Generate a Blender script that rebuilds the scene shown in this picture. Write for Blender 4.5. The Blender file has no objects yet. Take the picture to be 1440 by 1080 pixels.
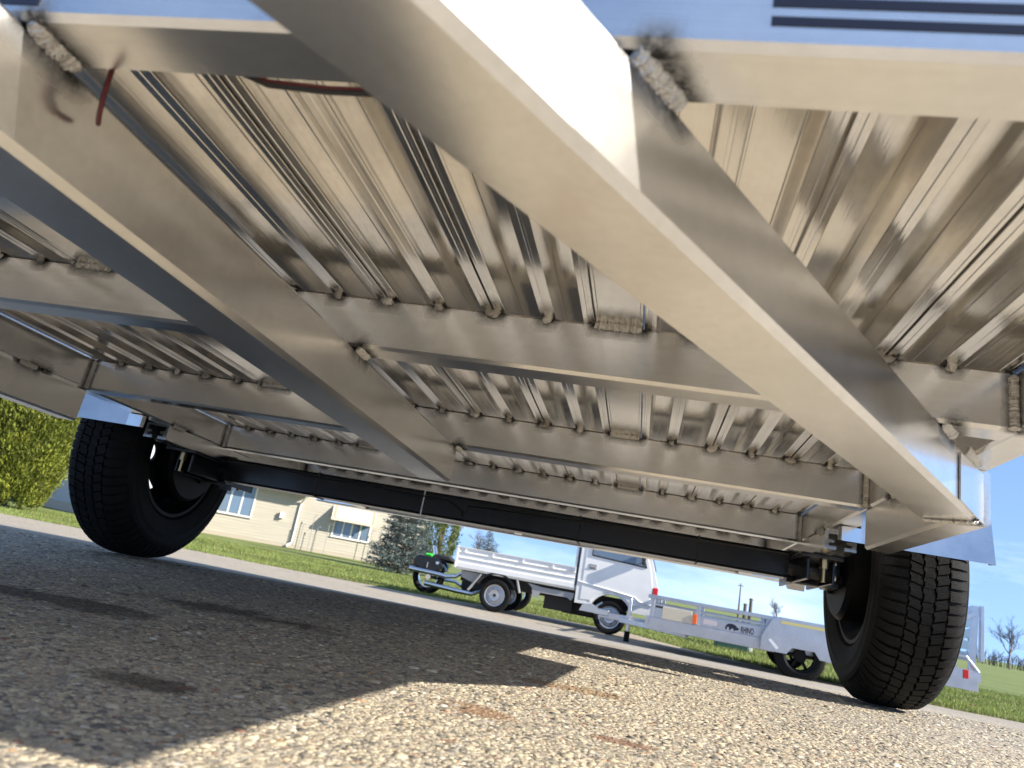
import bpy, math, random
import numpy as np
from mathutils import Vector, Matrix
random.seed(7); rng = np.random.default_rng(7)
S = bpy.context.scene; C = S.collection
R = math.radians

# ------------------------------------------------------------------ camera, sky, sun, exposure
CAM = Vector((0.4766, 0.0, 0.165))
cr = Vector((0.97312, 0.15088, 0.17397)); cu = Vector((-0.12247, -0.30071, 0.94582)); cf = Vector((-0.19502, 0.94171, 0.27415))
cd = bpy.data.cameras.new('camera'); cam = bpy.data.objects.new('camera', cd); C.objects.link(cam)
cam.matrix_world = Matrix(((cr.x, cu.x, -cf.x, CAM.x), (cr.y, cu.y, -cf.y, CAM.y), (cr.z, cu.z, -cf.z, CAM.z), (0, 0, 0, 1)))
cd.sensor_width = 36; cd.lens = 1071.64/1440*36; cd.shift_x = (720-728.55)/1440; cd.shift_y = (494.58-540)/1440
cd.clip_start = .02; cd.clip_end = 3000
cd.dof.use_dof = True; cd.dof.focus_distance = 1.6; cd.dof.aperture_fstop = 9.0
S.camera = cam
SUN = Vector((1.74, -.34, 1.0)).normalized()
W = bpy.data.worlds.new('World'); S.world = W; W.use_nodes = True
nt = W.node_tree; nt.nodes.clear()
wo = nt.nodes.new('ShaderNodeOutputWorld'); bgn = nt.nodes.new('ShaderNodeBackground')
sky = nt.nodes.new('ShaderNodeTexSky'); sky.sky_type = 'NISHITA'; sky.sun_disc = False
sky.sun_elevation = math.asin(SUN.z); sky.sun_rotation = math.atan2(SUN.x, SUN.y); sky.air_density = .85; sky.dust_density = .15; sky.ozone_density = 2.0
tc = nt.nodes.new('ShaderNodeTexCoord'); mp = nt.nodes.new('ShaderNodeMapping'); mp.inputs['Scale'].default_value = (1.3, 1.3, 6)
mp.inputs['Rotation'].default_value = (.12, .1, .5)
nz = nt.nodes.new('ShaderNodeTexNoise'); nz.inputs['Scale'].default_value = 2.2; nz.inputs['Detail'].default_value = 7; nz.inputs['Roughness'].default_value = .62
rp = nt.nodes.new('ShaderNodeValToRGB'); rp.color_ramp.elements[0].position = .47; rp.color_ramp.elements[1].position = .85
rp.color_ramp.elements[1].color = (.42, .42, .42, 1)
mx = nt.nodes.new('ShaderNodeMixRGB'); mx.inputs[2].default_value = (6.0, 6.6, 7.4, 1)
nt.links.new(tc.outputs['Generated'], mp.inputs[0]); nt.links.new(mp.outputs[0], nz.inputs[0]); nt.links.new(nz.outputs[0], rp.inputs[0])
va = nt.nodes.new('ShaderNodeVectorMath'); va.operation = 'ADD'; va.inputs[1].default_value = (0, 0, .27)   # thin, clear air: keep the whitish band of the model below the horizon
nt.links.new(tc.outputs['Generated'], va.inputs[0]); nt.links.new(va.outputs[0], sky.inputs['Vector'])
nt.links.new(rp.outputs[0], mx.inputs[0]); nt.links.new(sky.outputs[0], mx.inputs[1]); nt.links.new(mx.outputs[0], bgn.inputs[0])
bgn.inputs[1].default_value = .092
nt.links.new(bgn.outputs[0], wo.inputs[0])
sl = bpy.data.lights.new('sun', 'SUN'); sl.energy = 2.8; sl.angle = R(.55); sl.color = (1, .93, .82)
so = bpy.data.objects.new('sun', sl); C.objects.link(so); so.rotation_euler = (-SUN).to_track_quat('-Z', 'Y').to_euler(); so.location = (6, -2, 8)
S.view_settings.view_transform = 'Standard'; S.view_settings.look = 'None'; S.view_settings.gamma = 1; S.view_settings.exposure = 1.86
S.render.engine = 'CYCLES'; S.cycles.max_bounces = 14; S.cycles.glossy_bounces = 10; S.cycles.diffuse_bounces = 6

# ------------------------------------------------------------------ materials
def mat(name, col=(.5, .5, .5), rough=.5, metal=0, spec=None, coat=0):
    m = bpy.data.materials.new(name); m.use_nodes = True
    b = m.node_tree.nodes['Principled BSDF']
    b.inputs['Base Color'].default_value = (*col, 1); b.inputs['Roughness'].default_value = rough; b.inputs['Metallic'].default_value = metal
    if spec is not None: b.inputs['Specular IOR Level'].default_value = spec
    if coat: b.inputs['Coat Weight'].default_value = coat; b.inputs['Coat Roughness'].default_value = .05
    return m
def N(m, t, **kw):
    n = m.node_tree.nodes.new(t)
    for k, v in kw.items():
        if k in n.inputs: n.inputs[k].default_value = v
        else: setattr(n, k, v)
    return n
def L(m, a, b): m.node_tree.links.new(a, b)
def P(m): return m.node_tree.nodes['Principled BSDF']
def coords(m, scale=(1, 1, 1), kind='Object'):
    t = N(m, 'ShaderNodeTexCoord'); p = N(m, 'ShaderNodeMapping'); p.inputs['Scale'].default_value = scale
    L(m, t.outputs[kind], p.inputs[0]); return p.outputs[0]
def noise(m, scale=(1, 1, 1), s=1, det=4, ro=.5, kind='Object'):
    n = N(m, 'ShaderNodeTexNoise', Scale=s, Detail=det, Roughness=ro); L(m, coords(m, scale, kind), n.inputs[0]); return n.outputs[0]
def ramp(m, inp, stops):
    r = N(m, 'ShaderNodeValToRGB'); e = r.color_ramp.elements
    while len(e) < len(stops): e.new(.5)
    for x, (p, c) in zip(e, stops):
        x.position = p; x.color = (*c, 1) if hasattr(c, '__len__') else (c, c, c, 1)
    L(m, inp, r.inputs[0]); return r.outputs[0]
def mixc(m, fac, a, b, mode='MIX'):
    n = N(m, 'ShaderNodeMixRGB'); n.blend_type = mode
    for i, v in ((0, fac), (1, a), (2, b)):
        if hasattr(v, 'is_linked'): L(m, v, n.inputs[i])
        else: n.inputs[i].default_value = v if i == 0 else (*v, 1)
    return n.outputs[0]
def bump(m, h, strength=.2, dist=.01):
    b = N(m, 'ShaderNodeBump', Strength=strength, Distance=dist); L(m, h, b.inputs['Height']); L(m, b.outputs[0], P(m).inputs['Normal'])

def aluminium(name, streak, base=(.60, .575, .54), r0=.24, r1=.42, bstr=.06, soot=True):
    m = mat(name, base, .3, 1)
    blot = noise(m, (6, 6, 6), 1, 5, .6); st = noise(m, streak, 1, 3, .6); fine = noise(m, (90, 90, 90), 1, 3, .6)
    c = mixc(m, 1, ramp(m, blot, [(.3, tuple(x*.90 for x in base)), (.7, tuple(min(1, x*1.07) for x in base))]), ramp(m, st, [(.25, .93), (.75, 1.0)]), 'MULTIPLY')
    c = mixc(m, 1, c, ramp(m, fine, [(.3, .95), (.6, 1.0)]), 'MULTIPLY')
    # handling smudges
    sm = noise(m, (5, 5, 5), 1, 4, .55)
    c = mixc(m, ramp(m, sm, [(.5, 0.), (.8, .22)]), c, tuple(x*.75 for x in base))
    ws_ = N(m, 'ShaderNodeTexVoronoi', Scale=1.); ws_.feature = 'DISTANCE_TO_EDGE'; L(m, coords(m, (streak[0]**.5*3, streak[1]**.5*3, 9)), ws_.inputs['Vector'])
    c = mixc(m, mixc(m, 1, ramp(m, ws_.outputs['Distance'], [(.0, .10), (.012, 0.)]), ramp(m, noise(m, (9, 9, 9), 1, 4), [(.52, 0.), (.62, 1.)]), 'MULTIPLY'), c, tuple(x*.6 for x in base))
    rr = ramp(m, noise(m, (7, 7, 7), 1, 3, .5), [(.3, r0), (.72, r1)])
    if soot:
        a = N(m, 'ShaderNodeAttribute'); a.attribute_name = 'soot'
        sn = mixc(m, 1, a.outputs['Color'], ramp(m, noise(m, (120, 120, 120), 1, 4, .7), [(.3, .55), (.6, 1.)]), 'MULTIPLY')
        c = mixc(m, sn, c, (.022, .02, .018)); 
        rr = mixc(m, sn, rr, (.65, .65, .65))
    L(m, c, P(m).inputs['Base Color']); L(m, rr, P(m).inputs['Roughness'])
    bump(m, st, bstr, .002)
    return m
M = {}
M['alu_x'] = aluminium('aluminium_tube_brushed_crosswise', (2.5, 420, 420), (.91, .90, .88), .19, .27)
M['alu_y'] = aluminium('aluminium_tube_brushed_lengthwise', (420, 2.5, 420), (.91, .90, .88), .19, .27)
M['beam'] = aluminium('aluminium_beam', (160, 160, 160), (.92, .91, .89), .19, .26, .012)
M['plank'] = aluminium('aluminium_plank_mill_finish', (520, 1.6, 200), (.93, .915, .89), .08, .18, .08, False)
M['sheet'] = aluminium('aluminium_sheet', (40, 40, 40), (.74, .74, .74), .12, .24, .01, False)
M['weld'] = mat('weld_bead', (.66, .63, .58), .30, 1); bump(M['weld'], noise(M['weld'], (420, 420, 420), 1, 4), .9, .003)
M['weld_dark'] = mat('weld_spatter', (.40, .37, .33), .33, 1); bump(M['weld_dark'], noise(M['weld_dark'], (400, 400, 400), 1, 3), .6, .003)
m = M['rubber'] = mat('tyre_rubber', (.012, .012, .0125), .68, 0, .18)
L(m, ramp(m, noise(m, (18, 18, 18), 1, 5), [(.3, (.005, .005, .0053)), (.75, (.011, .0108, .0105))]), P(m).inputs['Base Color']); 
wv = N(m, 'ShaderNodeTexWave', Scale=95., Distortion=6., Detail=2.); wv.bands_direction = 'Y'; L(m, coords(m), wv.inputs[0]); wz = N(m, 'ShaderNodeTexWave', Scale=95., Distortion=6., Detail=2.); wz.bands_direction = 'Z'; L(m, coords(m), wz.inputs[0])
bump(m, mixc(m, .5, mixc(m, .5, wv.outputs[0], wz.outputs[0]), noise(m, (260, 260, 260), 1, 3)), .35, .004)
M['black'] = mat('black_gloss_paint', (.008, .009, .011), .22, 0, .5); bump(M['black'], noise(M['black'], (60, 60, 60), 1, 3), .05, .003)
M['rim_black'] = mat('black_wheel_paint', (.004, .004, .0045), .5, 0, .2)
M['zinc'] = mat('zinc_bolt', (.55, .42, .22), .32, 1)
M['steel'] = mat('bright_steel', (.62, .63, .65), .28, 1)
M['cable_red'] = mat('red_cable', (.12, .006, .008), .4); M['cable_black'] = mat('black_cable', (.012, .012, .012), .45)
M['decal'] = mat('black_vinyl_decal', (.012, .014, .03), .3)
M['chrome'] = mat('chrome', (.75, .76, .78), .08, 1)

# ------------------------------------------------------------------ mesh builder
class B:
    def __init__(s): s.v = []; s.f = []; s.att = None
    def add(s, v, f):
        o = len(s.v); s.v += [tuple(map(float, a)) for a in v]; s.f += [tuple(i+o for i in a) for a in f]; return s
    def box(s, x0, x1, y0, y1, z0, z1, b=0.0):
        if b <= 0:
            return s.add([(x0, y0, z0), (x1, y0, z0), (x1, y1, z0), (x0, y1, z0), (x0, y0, z1), (x1, y0, z1), (x1, y1, z1), (x0, y1, z1)],
                  [(0, 3, 2, 1), (4, 5, 6, 7), (0, 1, 5, 4), (1, 2, 6, 5), (2, 3, 7, 6), (3, 0, 4, 7)])
        # chamfered box: 24 verts
        X, Y, Z = (x0, x1), (y0, y1), (z0, z1); v = []; idx = {}
        for i in (0, 1):
            for j in (0, 1):
                for k in (0, 1):
                    sx, sy, sz = (1-2*i)*b, (1-2*j)*b, (1-2*k)*b
                    for a, d in (('x', (0, sy, sz)), ('y', (sx, 0, sz)), ('z', (sx, sy, 0))):
                        idx[(i, j, k, a)] = len(v); v.append((X[i]+d[0], Y[j]+d[1], Z[k]+d[2]))
        f = []
        q = lambda *k: f.append(tuple(idx[a] for a in k))
        q((0,0,0,'x'),(0,0,1,'x'),(0,1,1,'x'),(0,1,0,'x')); q((1,0,0,'x'),(1,1,0,'x'),(1,1,1,'x'),(1,0,1,'x'))
        q((0,0,0,'y'),(1,0,0,'y'),(1,0,1,'y'),(0,0,1,'y')); q((0,1,0,'y'),(0,1,1,'y'),(1,1,1,'y'),(1,1,0,'y'))
        q((0,0,0,'z'),(0,1,0,'z'),(1,1,0,'z'),(1,0,0,'z')); q((0,0,1,'z'),(1,0,1,'z'),(1,1,1,'z'),(0,1,1,'z'))
        for i in (0, 1):
            for j in (0, 1): q((i,j,0,'x'),(i,j,1,'x'),(i,j,1,'y'),(i,j,0,'y'))
            for k in (0, 1): q((i,0,k,'x'),(i,1,k,'x'),(i,1,k,'z'),(i,0,k,'z'))
        for j in (0, 1):
            for k in (0, 1): q((0,j,k,'y'),(1,j,k,'y'),(1,j,k,'z'),(0,j,k,'z'))
        for i in (0, 1):
            for j in (0, 1):
                for k in (0, 1): q((i,j,k,'x'),(i,j,k,'y'),(i,j,k,'z'))
        return s.add(v, f)
    def prism(s, poly, axis, a, b):      # polygon in the two other axes (cyclic order kept), extruded from a to b
        n = len(poly)
        def pt(p, t): return {'x': (t, p[0], p[1]), 'y': (p[0], t, p[1]), 'z': (p[0], p[1], t)}[axis]
        return s.add([pt(p, a) for p in poly]+[pt(p, b) for p in poly],
                     [tuple(range(n))[::-1], tuple(range(n, 2*n))]+[(i, (i+1) % n, n+(i+1) % n, n+i) for i in range(n)])
    def tube(s, pts, rad, n=8, cap=True):
        pts = [Vector(p) for p in pts]; o = len(s.v); k = len(pts)
        up = None
        for i, p in enumerate(pts):
            d = (pts[min(i+1, k-1)]-pts[max(i-1, 0)]).normalized()
            a = d.orthogonal().normalized() if up is None else (up-d*up.dot(d)).normalized()
            up = a; b = d.cross(a); r = rad[i] if hasattr(rad, '__len__') else rad
            for j in range(n):
                t = 2*math.pi*j/n; s.v.append(tuple(p+(a*math.cos(t)+b*math.sin(t))*r))
        for i in range(k-1):
            for j in range(n): s.f.append((o+i*n+j, o+i*n+(j+1) % n, o+(i+1)*n+(j+1) % n, o+(i+1)*n+j))
        if cap: s.f += [tuple(o+j for j in range(n))[::-1], tuple(o+(k-1)*n+j for j in range(n))]
        return s
    def lathe(s, prof, c, n=48, axis='x', closed=False):   # prof: (offset along axis, radius)
        o = len(s.v); k = len(prof)
        for (x, r) in prof:
            for j in range(n):
                t = 2*math.pi*j/n; a, b = r*math.cos(t), r*math.sin(t)
                s.v.append({'x': (c[0]+x, c[1]+a, c[2]+b), 'y': (c[0]+b, c[1]+x, c[2]+a), 'z': (c[0]+a, c[1]+b, c[2]+x)}[axis])
        for i in range(k if closed else k-1):
            i2 = (i+1) % k
            for j in range(n): s.f.append((o+i*n+j, o+i2*n+j, o+i2*n+(j+1) % n, o+i*n+(j+1) % n))
        return s
    def disc(s, c, r, axis='x', n=24):
        o = len(s.v)
        for j in range(n):
            t = 2*math.pi*j/n; a, b = r*math.cos(t), r*math.sin(t)
            s.v.append({'x': (c[0], c[1]+a, c[2]+b), 'y': (c[0]+b, c[1], c[2]+a), 'z': (c[0]+a, c[1]+b, c[2])}[axis])
        s.f.append(tuple(range(o, o+n))); return s
    def cyl(s, c, r, a, b, axis='x', n=24):
        return s.lathe([(a, 0.0001), (a, r), (b, r), (b, .0001)], c, n, axis)
def mesh(name, v, f, smooth=False, soot=None):
    me = bpy.data.meshes.new(name); me.from_pydata(v, [], f); me.validate(); me.update()
    if soot is not None and len(soot) == len(me.vertices):
        a = me.color_attributes.new('soot', 'FLOAT_COLOR', 'POINT'); c = np.ones((len(soot), 4), np.float32); c[:, :3] = np.asarray(soot)[:, None]
        a.data.foreach_set('color', c.ravel())
    if smooth:
        me.polygons.foreach_set('use_smooth', [True]*len(me.polygons)); 
        try: me.set_sharp_from_angle(angle=R(38))
        except Exception: pass
    return me
def obj(name, b, m, parent=None, smooth=False, off=None, soot=None):
    v = b.v
    if off is not None: v = [(p[0]-off[0], p[1]-off[1], p[2]-off[2]) for p in v]
    me = mesh(name, v, b.f, smooth, soot); me.materials.append(M[m] if isinstance(m, str) else m)
    o = bpy.data.objects.new(name, me); C.objects.link(o)
    if parent is not None: o.parent = parent
    return o
def tag(o, label, cat, group=None):
    o['label'] = label; o['category'] = cat
    if group: o['group'] = group
    return o
def thing(name, label, cat, loc=(0, 0, 0), rot=(0, 0, 0), group=None):
    o = bpy.data.objects.new(name, None); C.objects.link(o); o.location = loc; o.rotation_euler = rot; o.empty_display_size = .2
    return tag(o, label, cat, group)
def structure(o): o['kind'] = 'structure'; return o
def fast_mesh(name, v, loops, sizes, col=None, smooth=False):
    me = bpy.data.meshes.new(name); v = np.asarray(v, np.float32); loops = np.asarray(loops, np.int32).ravel(); sizes = np.asarray(sizes, np.int32)
    me.vertices.add(len(v)); me.vertices.foreach_set('co', v.ravel()); me.loops.add(len(loops)); me.loops.foreach_set('vertex_index', loops)
    me.polygons.add(len(sizes)); me.polygons.foreach_set('loop_start', np.concatenate([[0], np.cumsum(sizes)[:-1]]).astype(np.int32))
    me.update(calc_edges=True)
    if smooth: me.polygons.foreach_set('use_smooth', np.ones(len(sizes), bool))
    if col is not None:
        a = me.color_attributes.new('col', 'FLOAT_COLOR', 'POINT'); c = np.ones((len(v), 4), np.float32); c[:, :3] = col; a.data.foreach_set('color', c.ravel())
    return me

# ------------------------------------------------------------------ ground
YS = np.concatenate([np.arange(-8, 16, .2), np.array([17, 19, 22, 26, 32, 40, 60, 100, 200, 400, 900.])])
def _ss(a, b, x): t = np.clip((x-a)/(b-a), 0, 1); return t*t*(3-2*t)
_fy = np.arange(0, 16, .01); _sl = _ss(1.9, 3.0, _fy)*(1-_ss(9.5, 12.5, _fy)); _cz = -np.cumsum(_sl)*.01; _cz *= .5/abs(_cz[-1])
def gz(y): return float(np.interp(y, _fy, _cz))
EDGE = [(-60, 13.7), (-12, 13.6), (-3.5, 13.6), (-1.5, 14.5), (.4, 14.3), (1.2, 13.0), (2.6, 12.0), (4.2, 10.4), (5.6, 10.7), (9, 11.2), (14, 11.8), (60, 14)]
def edge(x): return float(np.interp(x, [e[0] for e in EDGE], [e[1] for e in EDGE])) + .05*math.sin(x*2.3)+.03*math.sin(x*7.1)
def stains(m, c, strength=.8):
    """damp brown and rusty patches at fixed places on the drive"""
    w = noise(m, (7, 7, 7), 1, 4, .6, 'Object')
    for (x, y, rx, ry, col) in ((-.42, 1.12, .26, .07, (.055, .038, .022)), (-.26, 1.42, .20, .09, (.06, .042, .026)), (.02, .74, .06, .035, (.06, .045, .028)), (.31, .98, .055, .045, (.24, .135, .07)), (.48, .985, .05, .02, (.20, .10, .06)), (.40, 1.35, .10, .05, (.24, .15, .08))):
        t = N(m, 'ShaderNodeTexCoord'); p = N(m, 'ShaderNodeMapping'); p.vector_type = 'TEXTURE'; p.inputs['Location'].default_value = (x, y, 0); p.inputs['Scale'].default_value = (rx, ry, 50)
        L(m, t.outputs['Object'], p.inputs[0]); ln = N(m, 'ShaderNodeVectorMath'); ln.operation = 'LENGTH'; L(m, p.outputs[0], ln.inputs[0])
        ad = N(m, 'ShaderNodeMath'); ad.operation = 'ADD'; L(m, ln.outputs['Value'], ad.inputs[0])
        sc = N(m, 'ShaderNodeMath'); sc.operation = 'MULTIPLY_ADD'; sc.inputs[1].default_value = 3.0; sc.inputs[2].default_value = -1.5; L(m, w, sc.inputs[0]); L(m, sc.outputs[0], ad.inputs[1])
        c = mixc(m, ramp(m, ad.outputs[0], [(.55, strength), (1.0, 0.)]), c, col)
    return c
# lawn: the big sheet out to the horizon (dips under the drive)
xs = np.concatenate([[-900, -400, -150, -60], np.arange(-40, 41, 2.), [60, 150, 400, 900]]); b = B(); nx = len(xs)
for y in YS:
    for x in xs: b.v.append((x, y, gz(y)-.03+(.02*math.sin(x*.35+y*.2) if y > 22 else 0)))
for j in range(len(YS)-1):
    for i in range(nx-1): b.f.append((j*nx+i, j*nx+i+1, (j+1)*nx+i+1, (j+1)*nx+i))
m = M['lawn'] = mat('lawn_grass_ground', (.1, .16, .03), .9)
c = ramp(m, noise(m, (.5, .5, .5), 1, 6, .6), [(.3, (.14, .19, .038)), (.7, (.23, .265, .07))])
c = mixc(m, 1, c, ramp(m, noise(m, (9, 9, 9), 1, 5, .7), [(.3, .62), (.7, 1.1)]), 'MULTIPLY')
L(m, c, P(m).inputs['Base Color']); bump(m, noise(m, (25, 25, 25), 1, 4, .7), .6, .05)
o = structure(obj('lawn', b, 'lawn', smooth=True)); o['label'] = 'mown green lawn and field reaching to the far trees'
# drive
cols = np.concatenate([[-60, -40, -25], np.arange(-14, 14.01, .35), [20, 30, 60]]); b = B(); rows = 70
for x in cols:
    e = edge(x); ys = np.concatenate([[-8, -4, -2], np.linspace(-1, e, rows-3)])
    for y in ys: b.v.append((x, y, gz(y)))
for i in range(len(cols)-1):
    for j in range(rows-1): b.f.append((i*rows+j, (i+1)*rows+j, (i+1)*rows+j+1, i*rows+j+1))
m = M['drive'] = mat('exposed_aggregate_drive', (.3, .27, .22), .85)
cell = 95.
vo = N(m, 'ShaderNodeTexVoronoi', Scale=1.); vo.feature = 'F1'; L(m, coords(m, (cell, cell, cell)), vo.inputs['Vector'])
ve = N(m, 'ShaderNodeTexVoronoi', Scale=1.); ve.feature = 'DISTANCE_TO_EDGE'; L(m, coords(m, (cell, cell, cell)), ve.inputs['Vector'])
sep = N(m, 'ShaderNodeSeparateColor'); L(m, vo.outputs['Color'], sep.inputs[0])
st = ramp(m, sep.outputs[0], [(0, (.13, .12, .105)), (.14, (.25, .225, .185)), (.3, (.37, .325, .25)), (.55, (.44, .39, .30)), (.8, (.50, .435, .33)), (.9, (.38, .27, .18)), (1, (.54, .51, .46))])
st = mixc(m, ramp(m, ve.outputs['Distance'], [(.0, .6), (.08, 0.)]), st, (.13, .115, .095))
st = mixc(m, 1, st, ramp(m, noise(m, (2.2, 2.2, 2.2), 1, 6, .65), [(.3, .85), (.7, 1.08)]), 'MULTIPLY')
st = stains(m, st)
L(m, st, P(m).inputs['Base Color']); bump(m, ramp(m, ve.outputs['Distance'], [(0., 0.), (.3, 1.)]), .4, .004)
o = structure(obj('driveway', b, 'drive', smooth=True)); o['label'] = 'tan exposed aggregate driveway sloping away to the lawn'
# loose/exposed stones standing proud of the drive near the trailer
def stones():
    pts = []
    for (y0, y1, dens) in ((.22, .9, 58000), (.9, 1.7, 25000), (1.7, 2.6, 6000)):
        x0, x1 = .42-1.15*y1-.1, .55+1.05*y1+.1
        n = int((x1-x0)*(y1-y0)*dens); p = rng.random((n, 2))*[x1-x0, y1-y0]+[x0, y0]
        k = (p[:, 0] > .42-1.15*p[:, 1]-.15) & (p[:, 0] < .55+1.05*p[:, 1]+.15); pts.append(p[k])
    p = np.concatenate(pts); n = len(p)
    s = np.exp(rng.normal(math.log(.0022), .42, n)); s = np.clip(s, .0012, .0085)
    far = p[:, 1] > 1.0; s[far] *= 1.18; s[p[:, 1] > 1.7] *= 1.25
    K = 6; rings = [(1.0, -.35), (.80, .55)]
    ang = np.linspace(0, 2*np.pi, K, endpoint=False)
    el = .65+.6*rng.random(n); rot = rng.random(n)*2*np.pi; hgt = .10+.30*rng.random(n)**1.6
    V = np.zeros((n, K*2+1, 3), np.float32)
    for ri, (rr, zz) in enumerate(rings):
        jit = .78+.44*rng.random((n, K))
        a = ang[None]; lx = np.cos(a)*rr*jit*s[:, None]*el[:, None]**.5; ly = np.sin(a)*rr*jit*s[:, None]/el[:, None]**.5
        cx_, sx_ = np.cos(rot)[:, None], np.sin(rot)[:, None]
        V[:, ri*K:(ri+1)*K, 0] = p[:, :1]+lx*cx_-ly*sx_; V[:, ri*K:(ri+1)*K, 1] = p[:, 1:]+lx*sx_+ly*cx_
        V[:, ri*K:(ri+1)*K, 2] = (zz*(.8+.4*rng.random((n, K))))*s[:, None]*hgt[:, None]
    V[:, -1, 0] = p[:, 0]; V[:, -1, 1] = p[:, 1]; V[:, -1, 2] = .80*s*hgt
    base = np.array([gz(y) for y in p[:, 1]], np.float32)
    V[:, :, 2] += base[:, None]
    F = []; 
    for r_ in range(1):
        for j in range(K): F.append((r_*K+j, r_*K+(j+1) % K, (r_+1)*K+(j+1) % K, (r_+1)*K+j))
    tri = [(K+j, K+(j+1) % K, 2*K) for j in range(K)]
    nv = K*2+1; o_ = (np.arange(n)*nv)[:, None]
    lq = (np.array(F).ravel()[None]+o_); lt = (np.array(tri).ravel()[None]+o_)
    loops = np.concatenate([lq, lt], 1); sizes = np.tile([4]*len(F)+[3]*len(tri), n)
    pal = np.array([(.50, .44, .33), (.46, .41, .33), (.40, .355, .285), (.55, .49, .37), (.34, .30, .25), (.24, .225, .205), (.13, .125, .12), (.30, .17, .12), (.42, .28, .17), (.60, .58, .53)])
    w = np.array([.20, .18, .15, .13, .11, .09, .085, .02, .015, .03]); ci = rng.choice(len(pal), n, p=w/w.sum())
    col = pal[ci]*np.array([1.05, 1.01, .92])*(.8+.4*rng.random((n, 1)))
    me = fast_mesh('gravel', V.reshape(-1, 3), loops, sizes, np.repeat(col, nv, 0), True)
    m = mat('pebble', (.4, .36, .3), .75); a = N(m, 'ShaderNodeAttribute'); a.attribute_name = 'col'
    c = mixc(m, 1, a.outputs['Color'], ramp(m, noise(m, (300, 300, 300), 1, 3), [(.3, .75), (.7, 1.1)]), 'MULTIPLY')
    c = stains(m, c, .75)
    L(m, c, P(m).inputs['Base Color']); bump(m, noise(m, (700, 700, 700), 1, 3), .3, .001)
    me.materials.append(m); o = bpy.data.objects.new('gravel', me); C.objects.link(o); o['kind'] = 'stuff'; o['label'] = 'tan and grey pebbles set in the driveway surface'; o['category'] = 'gravel'
stones()

# ------------------------------------------------------------------ the trailer overhead
AL = R(2.0)
ZD, ZC, ZB = .3705, .2943, .2149          # heights above the camera, in the trailer's own frame: plank underside, crossmember underside, tongue underside
O3 = (0., 2.32, -.165+2.32*math.sin(AL))  # base point on the ground between the wheels (trailer frame)
def t2w(p):
    y, z = p[1], p[2]; return (p[0], math.cos(AL)*y+math.sin(AL)*z, CAM.z-math.sin(AL)*y+math.cos(AL)*z)
T = thing('utility_trailer', 'bare aluminium utility trailer seen from below, with two black tyres and tongue', 'trailer', t2w(O3), (-AL, 0, 0))
def tp(name, b, m, parent=None, smooth=False, soot=None): return obj(name, b, m, parent or T, smooth, O3, soot)
CY = [(.338, .0517), (.959, .0508), (1.592, .0508), (2.246, .0508), (2.88, .0508), (3.655, .0508)]
LEG1 = [0, .153, .308, .502, .662, .815]; LEG2 = [.076, .231, .584, .739]
def sweep(p0, p1, w, h, up=(0, 0, 1), nl=60, r=.004, ns=8, welds=(), rad=.016, cut0=None, cut1=None):
    """rounded rectangular tube; p0,p1 centre line; w across, h along up. cut0/cut1: shear of the end along the length per unit of 'across'."""
    p0, p1 = Vector(p0), Vector(p1); d = (p1-p0); ln = d.length; d.normalize(); up = Vector(up); a = d.cross(up).normalized(); up = a.cross(d).normalized()
    prof = []
    hw, hh = w/2, h/2
    def side(x0, y0, x1, y1):
        for i in range(ns): t = i/(ns-1); prof.append((x0+(x1-x0)*t, y0+(y1-y0)*t))
    side(-hw+r, -hh, hw-r, -hh); side(hw, -hh+r, hw, hh-r); side(hw-r, hh, -hw+r, hh); side(-hw, hh-r, -hw, -hh+r)
    k = len(prof); b = B()
    for i in range(nl+1):
        t = i/nl
        for (x, y) in prof:
            s0 = (cut0 or 0)*x; s1 = ln+(cut1 or 0)*x
            b.v.append(tuple(p0+d*(s0+(s1-s0)*t)+a*x+up*y))
    for i in range(nl):
        for j in range(k): b.f.append((i*k+j, i*k+(j+1) % k, (i+1)*k+(j+1) % k, (i+1)*k+j))
    b.f += [tuple(range(k))[::-1], tuple(nl*k+j for j in range(k))]
    V = np.array(b.v); soot = np.zeros(len(V))
    for (q0, q1, wr) in welds:
        q0 = np.array(q0, float); q1 = np.array(q1, float); e = q1-q0; l2 = e@e
        t = np.clip(((V-q0)@e)/l2, 0, 1) if l2 > 1e-12 else np.zeros(len(V))
        dist = np.linalg.norm(V-(q0+t[:, None]*e), axis=1); f = np.clip(1-(dist-wr)/(rad), 0, 1)
        soot = np.maximum(soot, .97*f**1.15)
    return b, soot
def bead(p0, p1, rad, n=None, squash=.5, nrm=None):
    p0, p1 = Vector(p0), Vector(p1); ln = (p1-p0).length; n = n or max(4, int(ln/.0030)); b = B(); d = (p1-p0).normalized()
    up = Vector(nrm).normalized() if nrm else d.orthogonal().normalized(); a = d.cross(up).normalized(); K = 10; rings = []
    for i in range(n):
        for (t, rr) in ((0, .91), (.45, 1.0), (.85, .98)):
            u = (i+t)/n; e = min(1, 2.6*min(u+.04, 1-u+.02)*ln/rad/2.2)**.5; rings.append((u, rr*e))
    for (u, rr) in rings:
        w = rad*rr*(.86+.26*random.random()); c = p0.lerp(p1, u)+a*random.uniform(-.12, .12)*rad+up*random.uniform(-.1, .1)*rad
        for j in range(K):
            t = 2*math.pi*j/K; curve = -.35*rad*abs(math.cos(t))   # dimes bow backwards
            b.v.append(tuple(c+d*curve+a*math.cos(t)*w+up*math.sin(t)*w*squash))
    for i in range(len(rings)-1):
        for j in range(K): b.f.append((i*K+j, i*K+(j+1) % K, (i+1)*K+(j+1) % K, (i+1)*K+j))
    b.f += [tuple(range(K))[::-1], tuple((len(rings)-1)*K+j for j in range(K))]
    return b
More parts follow.
